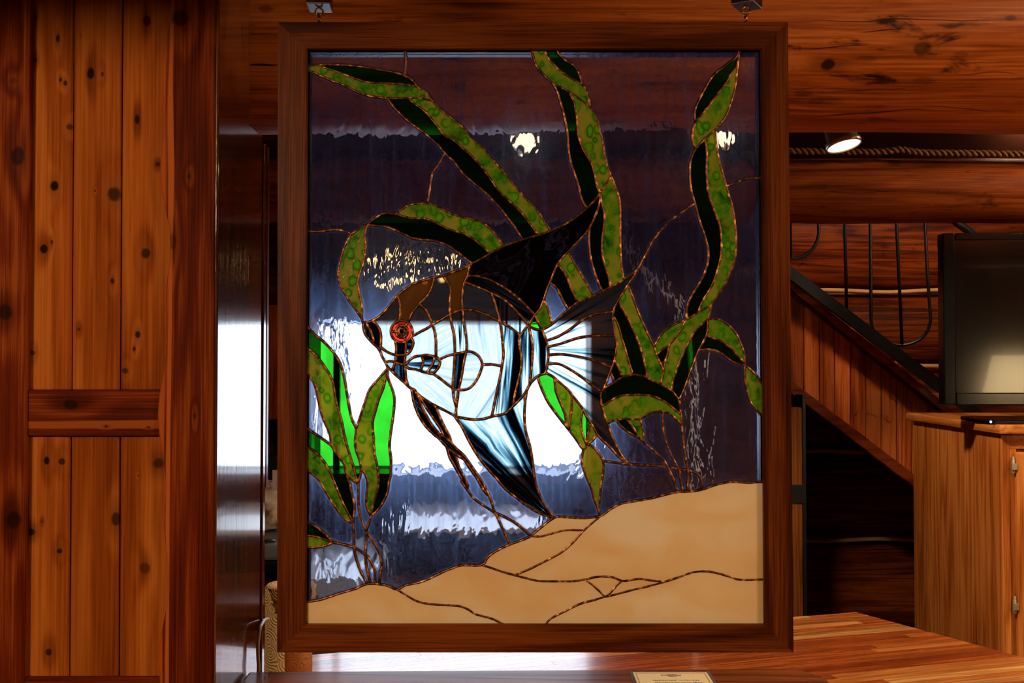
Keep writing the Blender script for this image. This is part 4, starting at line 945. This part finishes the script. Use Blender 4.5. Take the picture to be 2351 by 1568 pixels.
# butcher block
CZ = .92
ctr = empty('butcher_block_counter', (.2, 2.4, 0)); tag(ctr, 'lower butcher-block counter of striped reddish and blond staves behind the bar', 'counter')
far = Wz(1965, 1405, CZ); rgt = Wz(2351, 1510, CZ); lft = Wz(1820, 1421, CZ)
ed = (rgt-far).normalized()
fr = (far.x+ed.x*1.3, far.y+ed.y*1.3)
polys = [[(far.x, far.y), fr, (.47, 1.72), (-.40, 1.72), (-.43, 1.96), (-.62, 1.97), (-.62, far.y-.3*(far.x+.62))], [fr, (fr[0], 1.2), (.47, 1.2), (.47, 1.72)]]
ang = math.atan(.3)
def clip_half(pg, nx, ny, d):      # keep nx*x+ny*y <= d
    out = []
    for i in range(len(pg)):
        a, b = pg[i], pg[(i+1) % len(pg)]
        fa, fb = nx*a[0]+ny*a[1]-d, nx*b[0]+ny*b[1]-d
        if fa <= 0: out.append(a)
        if fa*fb < 0: t = fa/(fa-fb); out.append((a[0]+(b[0]-a[0])*t, a[1]+(b[1]-a[1])*t))
    return out
ca, sa = math.cos(ang), math.sin(ang)
ss = NT('butcher_block'); rn = ss.n('ObjectInfo').outputs['Random']; tc = ss.n('TexCoord').outputs['Object']
loc = ss.vmath('ADD', tc, ss.n('CombineXYZ', {0: ss.math('MULTIPLY', rn, 31), 1: 0.0, 2: 0.0}).outputs[0])
rotv = ss.n('VectorRotate', {'Vector': loc, 'Angle': -ang}, rotation_type='Z_AXIS').outputs[0]
gr = ss.noise(ss.vmath('MULTIPLY', rotv, (.05, 1, 1)), 90, 4, .6, .5)
base = ss.ramp(rn, [(0, lin(150, 64, 24)), (.16, lin(206, 112, 50)), (.32, lin(170, 78, 30)), (.48, lin(240, 160, 84)), (.62, lin(138, 56, 20)), (.76, lin(250, 190, 116)), (.88, lin(190, 96, 40)), (1, lin(226, 140, 70))])
bcol = ss.mix(ss.smooth(gr, .35, .7), ss.mix(1.0, base, (.55, .42, .36, 1), 'MULTIPLY'), base)
butcher = ss.done(ss.n('BsdfPrincipled', {'Base Color': bcol, 'Roughness': .25, 'IOR': 1.5, 'Coat Weight': .45, 'Coat Roughness': .10, 'Normal': ss.bump(ss.noise(ss.vmath('MULTIPLY', rotv, (.3, 1, 1)), 28, 2), .35, .0022)}).outputs[0])
w = .031; rr = random.Random(5)
for poly in polys:
    tv = [-sa*x+ca*y for x, y in poly]; t = math.floor(min(tv)/w)*w
    while t < max(tv):
        u = -2.2+rr.uniform(0, .6)
        while u < 3:
            L = rr.uniform(.6, 1.2)
            pg = clip_half(poly, -sa, ca, t+w-.0003); pg = clip_half(pg, sa, -ca, -t-.0003) if pg else pg
            pg = clip_half(pg, ca, sa, u+L-.0003) if pg else pg; pg = clip_half(pg, -ca, -sa, -u-.0003) if pg else pg
            if len(pg) >= 3:
                A = abs(sum(pg[i][0]*pg[(i+1) % len(pg)][1]-pg[(i+1) % len(pg)][0]*pg[i][1] for i in range(len(pg))))/2
                if A > 1e-4: prism('stave', [(x, y, CZ-.04) for x, y in pg], (0, 0, .04), butcher, ctr)
            u += L
        t += w
cpoly = [(.5, 1.25), (1.25, 1.4), (1.25, 2.05), (.9, 2.78), (-.5, 2.6), (-.5, 2.02), (-.36, 1.75), (.5, 1.75)]
prism('counter_base', [(x, y, 0) for x, y in cpoly], (0, 0, CZ-.041), dull, ctr)
# laminated card on the bar
card = empty('laminated_card', (.27, 1.7, bz)); tag(card, 'cream laminated notice card with yellow border lying on the bar top', 'card')
k0, k1 = Wz(1442, 1536, bz), Wz(1623, 1534.5, bz)
x0, x1, y1, y0 = k0.x, k1.x, 1.796, 1.60
cream, gold, ink = plain('card_cream', lin(255, 232, 184), .5), plain('card_gold', lin(205, 140, 40), .4), plain('card_ink', lin(74, 58, 62), .6)
lam = NT('clear_laminate'); lamm = lam.done(lam.mixs(.35, lam.n('BsdfTransparent', {'Color': (.8, .8, .86, 1)}).outputs[0], lam.n('BsdfPrincipled', {'Base Color': (.35, .34, .4, 1), 'Roughness': .1}).outputs[0]))
box('laminate', x0, x1, y0, y1, bz+.0003, bz+.0008, lamm, card)
mg = .0055
box('sheet', x0+mg, x1-mg, y0+mg, y1-mg, bz+.0009, bz+.0012, cream, card)
for (a, b, c, d) in ((x0+.0095, x1-.0095, y1-.0125, y1-.011), (x0+.0095, x1-.0095, y0+.011, y0+.0125), (x0+.0095, x0+.0108, y0+.0125, y1-.0125), (x1-.0108, x1-.0095, y0+.0125, y1-.0125)):
    box('border', a, b, c, d, bz+.00125, bz+.0015, gold, card)
def text(body, cx, cy, size, mat, shear=0, parent=card):
    cu = bpy.data.curves.new('print', 'FONT'); cu.body = body; cu.size = size; cu.align_x = 'CENTER'; cu.align_y = 'CENTER'; cu.shear = shear; cu.extrude = .0001
    cu.materials.append(mat)
    tmp = bpy.data.objects.new('print', cu); COL.objects.link(tmp); bpy.context.view_layer.update()
    me = bpy.data.meshes.new_from_object(tmp.evaluated_get(bpy.context.evaluated_depsgraph_get())); bpy.data.objects.remove(tmp)
    o = bpy.data.objects.new('printed_text', me); COL.objects.link(o); o.parent = parent
    o.location = Vector((cx, cy, bz+.0014))-world_loc(parent); o.rotation_euler = (0, 0, math.pi)
    return o
cxm = (x0+x1)/2
text('Soap Lake', cxm, y1-.024, .0085, ink, .3)
text('After Hours: (509)770-0992', cxm+.004, y1-.052, .0068, ink)
text('Lodge Office: (509)246-0462', cxm+.006, y1-.066, .0068, ink)
lathe('emblem', [(0, 0), (.009, 0), (.009, .0001), (0, .0001)], (cxm+.002, y1-.025, bz+.00122), plain('emblem_grey', lin(196, 160, 112), .5), card, 24)
# ------------------------------------------------------------------ paper towel roll, cord
rp = W(664, 1340, 2.30)
tr = empty('paper_towel_roll', (rp.x, rp.y, CZ)); tag(tr, 'tan embossed paper roll standing on the counter beside the door jamb', 'paper roll')
ps = NT('embossed_paper'); pp = ps.n('TexCoord').outputs['Object']
ang_ = ps.n('TexVoronoi', {'Vector': pp, 'Scale': 26.0}).outputs['Distance']
rgs = ps.math('SINE', ps.math('MULTIPLY', ang_, 42.0))
paper = ps.done(ps.n('BsdfPrincipled', {'Base Color': lin(228, 180, 122), 'Roughness': .75, 'Normal': ps.bump(rgs, .5, .0010)}).outputs[0])
topz = rp.z; r = .0505
lathe('roll', [(.018, CZ+.001), (r, CZ+.001), (r, topz-.004), (r-.004, topz), (.02, topz), (.018, topz-.003), (.018, CZ+.001)], (rp.x, rp.y, 0), paper, tr, 64)
lathe('core', [(.0145, CZ+.001), (.0175, CZ+.001), (.0175, topz-.006), (.0145, topz-.006), (.0145, CZ+.001)], (rp.x, rp.y, 0), plain('card_core', lin(150, 104, 60), .8), tr, 32)
# loose sheet end wrapped round the roll
bm = bmesh.new(); prev = None
for i in range(13):
    a = math.radians(200+i*6); rr_ = r+.0012
    lo = bm.verts.new((rp.x+rr_*math.cos(a), rp.y+rr_*math.sin(a), CZ+.001)); hi = bm.verts.new((rp.x+rr_*math.cos(a), rp.y+rr_*math.sin(a), topz-.003-.10*max(0, (i-3)/9)**1.6))
    if prev: bm.faces.new((prev[0], lo, hi, prev[1]))
    prev = (lo, hi)
bmesh.ops.solidify(bm, geom=bm.faces[:], thickness=.0008)
bm_obj('loose_sheet', bm, paper, tr, True)
cord_pts = [W(616, 1421, 2.15), W(611, 1422, 1.97), W(605, 1427, 1.90), W(598, 1440, 1.845), W(593.5, 1462, 1.828), W(592, 1495, 1.825), W(594, 1530, 1.825), W(598, 1570, 1.83), Vector((-.40, 1.86, 1.0)), Vector((-.37, 1.92, CZ+.0045))]
cord = tube_obj('power_cord', catmull([tuple(p) for p in cord_pts], .01), .0032, plain('white_cable', lin(206, 196, 184), .4), None, 8)
tag(cord, 'white cable looping up between the door jamb and paper roll', 'cable')
# ------------------------------------------------------------------ back counter under the window and what stands on it
bk = empty('back_counter', (-.6, 3.5, 0)); tag(bk, 'wooden work counter under the bright window behind the glass', 'counter')
box('worktop', -2.2, .75, 3.0, 3.97, CZ-.04, CZ, wood('back_worktop', lin(70, 34, 14), lin(112, 62, 28), lin(150, 92, 48), axis=0, rough=.3, coat=.3), bk, .005)
box('cabinet_body', -2.2, .72, 3.06, 3.97, 0, CZ-.04, dull, bk)
for i in range(4): box('cabinet_door', -1.4+i*.52, -1.4+i*.52+.5, 3.035, 3.058, .1, CZ-.09, trimw, bk, .004)
pr = empty('printer', (-.93, 3.5, CZ)); tag(pr, 'black desktop printer with grey lid glimpsed between the door jamb and frame', 'printer')
blackp, greyp = plain('black_plastic', lin(22, 22, 26), .4), plain('grey_plastic', lin(132, 134, 142), .4)
pb_ = box('base', -1.16, -.70, 3.34, 3.72, CZ, CZ+.055, blackp, pr, .008)
box('lid', -1.16, -.70, 3.35, 3.72, CZ+.056, CZ+.105, greyp, pr, .012)
for i in range(5): box('vent_rib', -1.14, -.72, 3.334, 3.34, CZ+.008+i*.009, CZ+.012+i*.009, blackp, pb_)
lathe('dial', [(0, 0), (.03, 0), (.028, .006), (.016, .008), (0, .008)], (-.80, 3.42, CZ+.105), blackp, pr, 24)
bag = empty('paper_bag', (-.88, 3.62, CZ+.107))
bm = bmesh.new(); bmesh.ops.create_icosphere(bm, subdivisions=4, radius=1)
from mathutils import noise as mnoise
for v in bm.verts:
    d = 1+.22*mnoise.noise(v.co*2.6)+.10*mnoise.noise(v.co*6)
    v.co = Vector((v.co.x*.13*d-.88, v.co.y*.07*d+.0+3.62, max(-.62, v.co.z)*.105*d+CZ+.185))
zmin = min(v.co.z for v in bm.verts)
for v in bm.verts: v.co.z += CZ+.108-zmin
bs = NT('crumpled_paper'); bagm = bs.done(bs.n('BsdfPrincipled', {'Base Color': bs.ramp(bs.noise(bs.n('TexCoord').outputs['Object'], 22, 3), [(.35, lin(120, 84, 58)), (.5, lin(205, 176, 150)), (.7, lin(240, 226, 214))]), 'Roughness': .8}).outputs[0])
bm_obj('bag_body', bm, bagm, bag, True)
box('tag', -.80, -.775, 3.50, 3.502, CZ+.26, CZ+.33, plain('white_tag', lin(225, 205, 205), .5), bag)
tag(bag, 'crumpled brown and white paper bundle on top of the printer', 'paper bag')
mon = empty('monitor', (-1.0, 3.84, CZ)); tag(mon, 'black monitor standing in front of the window, glimpsed past the jamb', 'monitor')
mz1, mz0 = W(628, 1044, 3.84).z, W(628, 1092, 3.84).z
box('screen_case', -1.4, -.80, 3.82, 3.86, mz0-.02, mz1, blackp, mon, .006)
box('neck', -1.02, -.97, 3.83, 3.85, CZ+.018, mz0-.021, blackp, mon)
box('foot', -1.12, -.87, 3.76, 3.92, CZ, CZ+.017, blackp, mon, .004)
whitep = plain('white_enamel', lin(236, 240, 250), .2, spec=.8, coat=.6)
wt = empty('storage_tray', (-.14, 3.2, CZ)); tag(wt, 'wide white tray on the counter below the window, seen through rippled glass', 'tray')
ax, bx_ = W(925, 1200, 3.6).x, W(1250, 1200, 3.6).x
tl_ = .11
prism('tray_base', [(ax, 3.42, 1.045), (ax, 3.80, 1.045+.38*tl_), (ax, 3.80, 1.062+.38*tl_), (ax, 3.42, 1.062)], (bx_-ax, 0, 0), whitep, wt, .003, 1)
box('stand', ax+.01, bx_-.01, 3.45, 3.79, CZ, 1.044, blackp, wt, .004)
for (p, q) in ((ax, ax+.008), (bx_-.008, bx_)): prism('tray_rim', [(p, 3.43, 1.0635), (p, 3.79, 1.0635+.36*tl_), (p, 3.79, 1.075+.36*tl_), (p, 3.43, 1.075)], (q-p, 0, 0), whitep, wt)
st_ = empty('paper_stack', (-.53, 3.15, CZ)); tag(st_, 'stack of white paper sheets near the seaweed stems, seen through rippled glass', 'paper')
for i in range(7):
    ox = rr.uniform(-.006, .006)
    za = CZ+i*.009
    prism('ream', [(-.66+ox, 3.04, za), (-.66+ox, 3.52, za+(.0 if i == 0 else .028)), (-.66+ox, 3.52, za+.0365), (-.66+ox, 3.04, za+.0085)], (.24, 0, 0), whitep, st_, .0008, 1)
cd2 = [W(1425, 540, 3.9), W(1455, 600, 3.9), W(1500, 640, 3.88), W(1545, 690, 3.86), W(1580, 760, 3.84)]  # added white tube standing in for bright squiggles of light
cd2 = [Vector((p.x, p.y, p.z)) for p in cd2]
lc = tube_obj('light_squiggle', catmull([tuple(Vector((cd2[0].x-.12, 3.97, 2.3))), *[tuple(p) for p in cd2], tuple(Vector((cd2[-1].x+.02, 3.75, CZ+.006)))], .02), .011, whitep, None, 8)
tag(lc, 'added pale tube standing in for squiggles of light behind the glass beside the fish tail', 'rope')
# hanging warm lamp in front of the window wall: a cluster of small bulbs
lp = W(965, 560, 3.5)
pend = empty('bulb_cluster_lamp', (lp.x, lp.y, lp.z)); tag(pend, 'warm lamp with a cluster of small bulbs behind the rippled glass above the fish head', 'lamp')
bulbm = plain('lamp_glow', (1, .62, .28, 1), .5, emit=(1, .55, .20, 1), es=4.5)
lathe('hub', [(0, -.02), (.018, -.015), (.02, .0), (.018, .015), (0, .02)], lp, iron, pend, 24)
tube_obj('stem', [lp+Vector((0, 0, .02)), Vector((lp.x, lp.y, 2.75))], .004, iron, pend, 8)
for i, (bx, by) in enumerate(((862, 628), (884, 590), (878, 660), (915, 618), (905, 650), (940, 580), (955, 622), (985, 596), (1000, 618), (1030, 590), (1045, 606), (930, 640), (900, 575), (965, 560), (1015, 640), (975, 645), (870, 600), (945, 600))):
    c = W(bx, by, 3.46+.09*(i % 3))
    arm = tube_obj('arm', catmull([tuple(lp), tuple((lp+c)/2+Vector((0, 0, .02))), tuple(c+Vector((0, 0, .014)))], .03), .002, iron, pend, 6)
    lathe('bulb', [(0, -.012), (.007, -.010), (.010, 0), (.007, .010), (0, .013)], c, bulbm, arm, 16)
# ------------------------------------------------------------------ spot heads on a track behind the beam
chrome = plain('brushed_nickel', lin(190, 176, 150), .3, .6)
face_em = plain('lamp_face', (1, .85, .6, 1), .5, emit=(1, .78, .46, 1), es=3.0)
def spot(px, py, Y, tilt, label, power, w=.042):
    c = W(px, py, Y); root = empty('track_spotlight', c); tag(root, label, 'spotlight', 'spotlights behind the beam')
    T = Matrix.Rotation(tilt[0], 3, 'X') @ Matrix.Rotation(tilt[1], 3, 'Y')
    can = lathe('can', [(w*.93, .0), (w, .0), (w*1.0, .012), (w*.86, .016), (w*.86, .05), (w*.6, .062), (0, .062)], c, chrome, root, 36, tilt=T)
    lathe('lens', [(0, .003), (w*.93, .003), (w*.93, .006), (0, .006)], c, face_em, can, 36, tilt=T)
    top = c+T @ Vector((0, 0, .062))
    tube_obj('stem', [top, Vector((top.x, top.y, 2.75))], .007, chrome, root, 8)
    l = bpy.data.lights.new('spot_bulb', 'SPOT'); l.energy = power; l.color = (1, .74, .45); l.spot_size = 2.0; l.spot_blend = .6; l.shadow_soft_size = .04
    o = bpy.data.objects.new('spot_bulb', l); COL.objects.link(o); o.parent = root
    o.location = T @ Vector((0, 0, -.012))
spot(1938, 336, 2.5, (-.20, -.17), 'lit nickel spotlight under the beam, outside the panel towards the stairs', 30)
spot(1205, 328, 2.45, (-.42, 0), 'lit nickel spotlight seen through the glass near the tall middle seaweed', 2, .034)
spot(1655, 322, 2.45, (-.36, .1), 'lit nickel spotlight seen through the glass at the leaf near the frame', 2, .03)
# ------------------------------------------------------------------ oak media cabinet and television
oak = dict(dark=lin(128, 62, 20), mid=lin(176, 98, 40), light=lin(206, 130, 66))
oakv = wood('oak_veneer', **oak, axis=2, rings=9, rough=.4, coat=.1, vary=.05, rscale=.8)
oakh = wood('oak_edge', **oak, axis=1, rings=5, rough=.38, coat=.15, vary=.08)
H_ = .2; ct = 1.6-H_
cf, cn = Wz(2096, 962, ct-.02), Wz(2299, 992, ct-.02)
cab = empty('media_cabinet', ((cf.x+cn.x)/2+.5, (cf.y+cn.y)/2, 0)); tag(cab, 'tall honey-oak cabinet with exposed hinges under the television', 'cabinet')
ux, uy = 1.0, (cn.x-cf.x)/(cf.y-cn.y)*-1
side = [(cf.x, cf.y), (cn.x, cn.y), (cn.x+.028, cn.y+.0), (cf.x+.028, cf.y)]
prism('side_panel', [(x, y, 0) for x, y in side], (0, 0, ct-.025), oakv, cab, .002, 1)
top = [(cf.x-.02, cf.y+.03), (cn.x-.02, cn.y-.03), (cn.x+1.3, cn.y-.03), (cn.x+1.3, cf.y+.03)]
prism('top', [(x, y, ct-.025) for x, y in top], (0, 0, .03), oakh, cab, .008, 2)
fx = cn.x+.0285
box('face_frame', fx, cn.x+1.25, cn.y+.002, cn.y+.022, ct-.075, ct-.026, oakh, cab, .001)
box('face_frame', fx, fx+.02, cn.y+.002, cn.y+.022, 0, ct-.076, oakv, cab, .001)
box('body', fx+.001, cn.x+1.25, cn.y+.024, cf.y, .0, ct-.026, oakv, cab)
d1 = box('door', fx+.012, fx+.55, cn.y-.018, cn.y+.001, .06, ct-.085, oakv, cab, .006)
box('door', fx+.56, fx+1.1, cn.y-.018, cn.y+.001, .06, ct-.085, oakv, cab, .006)
for y in (1070, 1390):
    h = W(2299, y, cn.y)
    hg = lathe('hinge', [(0, -.028), (.003, -.026), (.006, -.02), (.006, .02), (.003, .026), (.0035, .03), (0, .034)], (fx+.004, cn.y-.012, h.z), chrome, d1, 16)
    box('hinge_leaf', fx-.004, fx+.013, cn.y-.0215, cn.y-.0185, h.z-.011, h.z+.011, chrome, d1, .001)
TY = 3.55
tl, br = W(2165, 535, TY), W(2195, 930, TY)
tw = 1.02
tele = empty('television', (tl.x+tw/2, TY, ct+.006)); tag(tele, 'black flat television on the oak cabinet reflecting warm room light', 'television')
tvb = plain('tv_gloss', lin(8, 8, 10), .15, 0, .5)
tvs = plain('tv_screen', lin(5, 5, 7), .12, 0, .9, coat=.6)
bl, bt, bb = W(2194, 700, TY).x, W(2200, 551, TY).z, W(2200, 902, TY).z
box('bezel', tl.x, bl, TY, TY+.05, br.z, tl.z, tvb, tele, .004)
box('bezel', tl.x+tw-.02, tl.x+tw, TY, TY+.05, br.z, tl.z, tvb, tele, .004)
box('bezel', bl+.0005, tl.x+tw-.0205, TY, TY+.05, bt, tl.z, tvb, tele, .003)
box('bezel', bl+.0005, tl.x+tw-.0205, TY, TY+.05, br.z, bb, tvb, tele, .003)
box('screen', bl+.001, tl.x+tw-.021, TY+.008, TY+.03, bb+.0005, bt-.0005, tvs, tele)
box('stand_neck', tl.x+.42, tl.x+.6, TY+.02, TY+.05, ct+.022, br.z-.001, tvb, tele, .003)
box('stand_foot', tl.x+.12, tl.x+.9, TY-.10, TY+.16, ct+.006, ct+.021, tvb, tele, .006)
led = W(2276, 962, TY-.105)
lathe('power_light', [(0, 0), (.004, 0), (.003, .003), (0, .004)], (led.x, TY-.101, ct+.0135), plain('blue_led', (.1, .3, 1, 1), .4, emit=(.15, .4, 1, 1), es=12), tele, 12, tilt=Matrix.Rotation(math.pi/2, 3, 'X'))
# lamp by the right wall, the glow the television mirrors
sx, sy = 3.1, .7
lampt = empty('floor_lamp', (sx, sy, 0)); tag(lampt, 'floor lamp with a cream shade by the side wall of the lounge', 'lamp')
lathe('base', [(0, 0), (.14, 0), (.14, .02), (.02, .035), (0, .035)], (sx, sy, 0), iron, lampt, 32)
tube_obj('pole', [(sx, sy, .035), (sx, sy, 1.46)], .011, iron, lampt, 10)
lathe('shade', [(.21, 1.36), (.215, 1.36), (.14, 1.66), (.136, 1.66), (.21, 1.36)], (sx, sy, 0), plain('lamp_shade', lin(240, 210, 150), .8, emit=(1, .7, .34, 1), es=7), lampt, 40)
lathe('bulb', [(0, 1.462), (.02, 1.465), (.035, 1.51), (.02, 1.55), (0, 1.56)], (sx, sy, 0), plain('warm_bulb', (1, .8, .5, 1), .5, emit=(1, .7, .36, 1), es=30), lampt, 20)
print('PANES', npane, 'OBJECTS', len(bpy.data.objects))
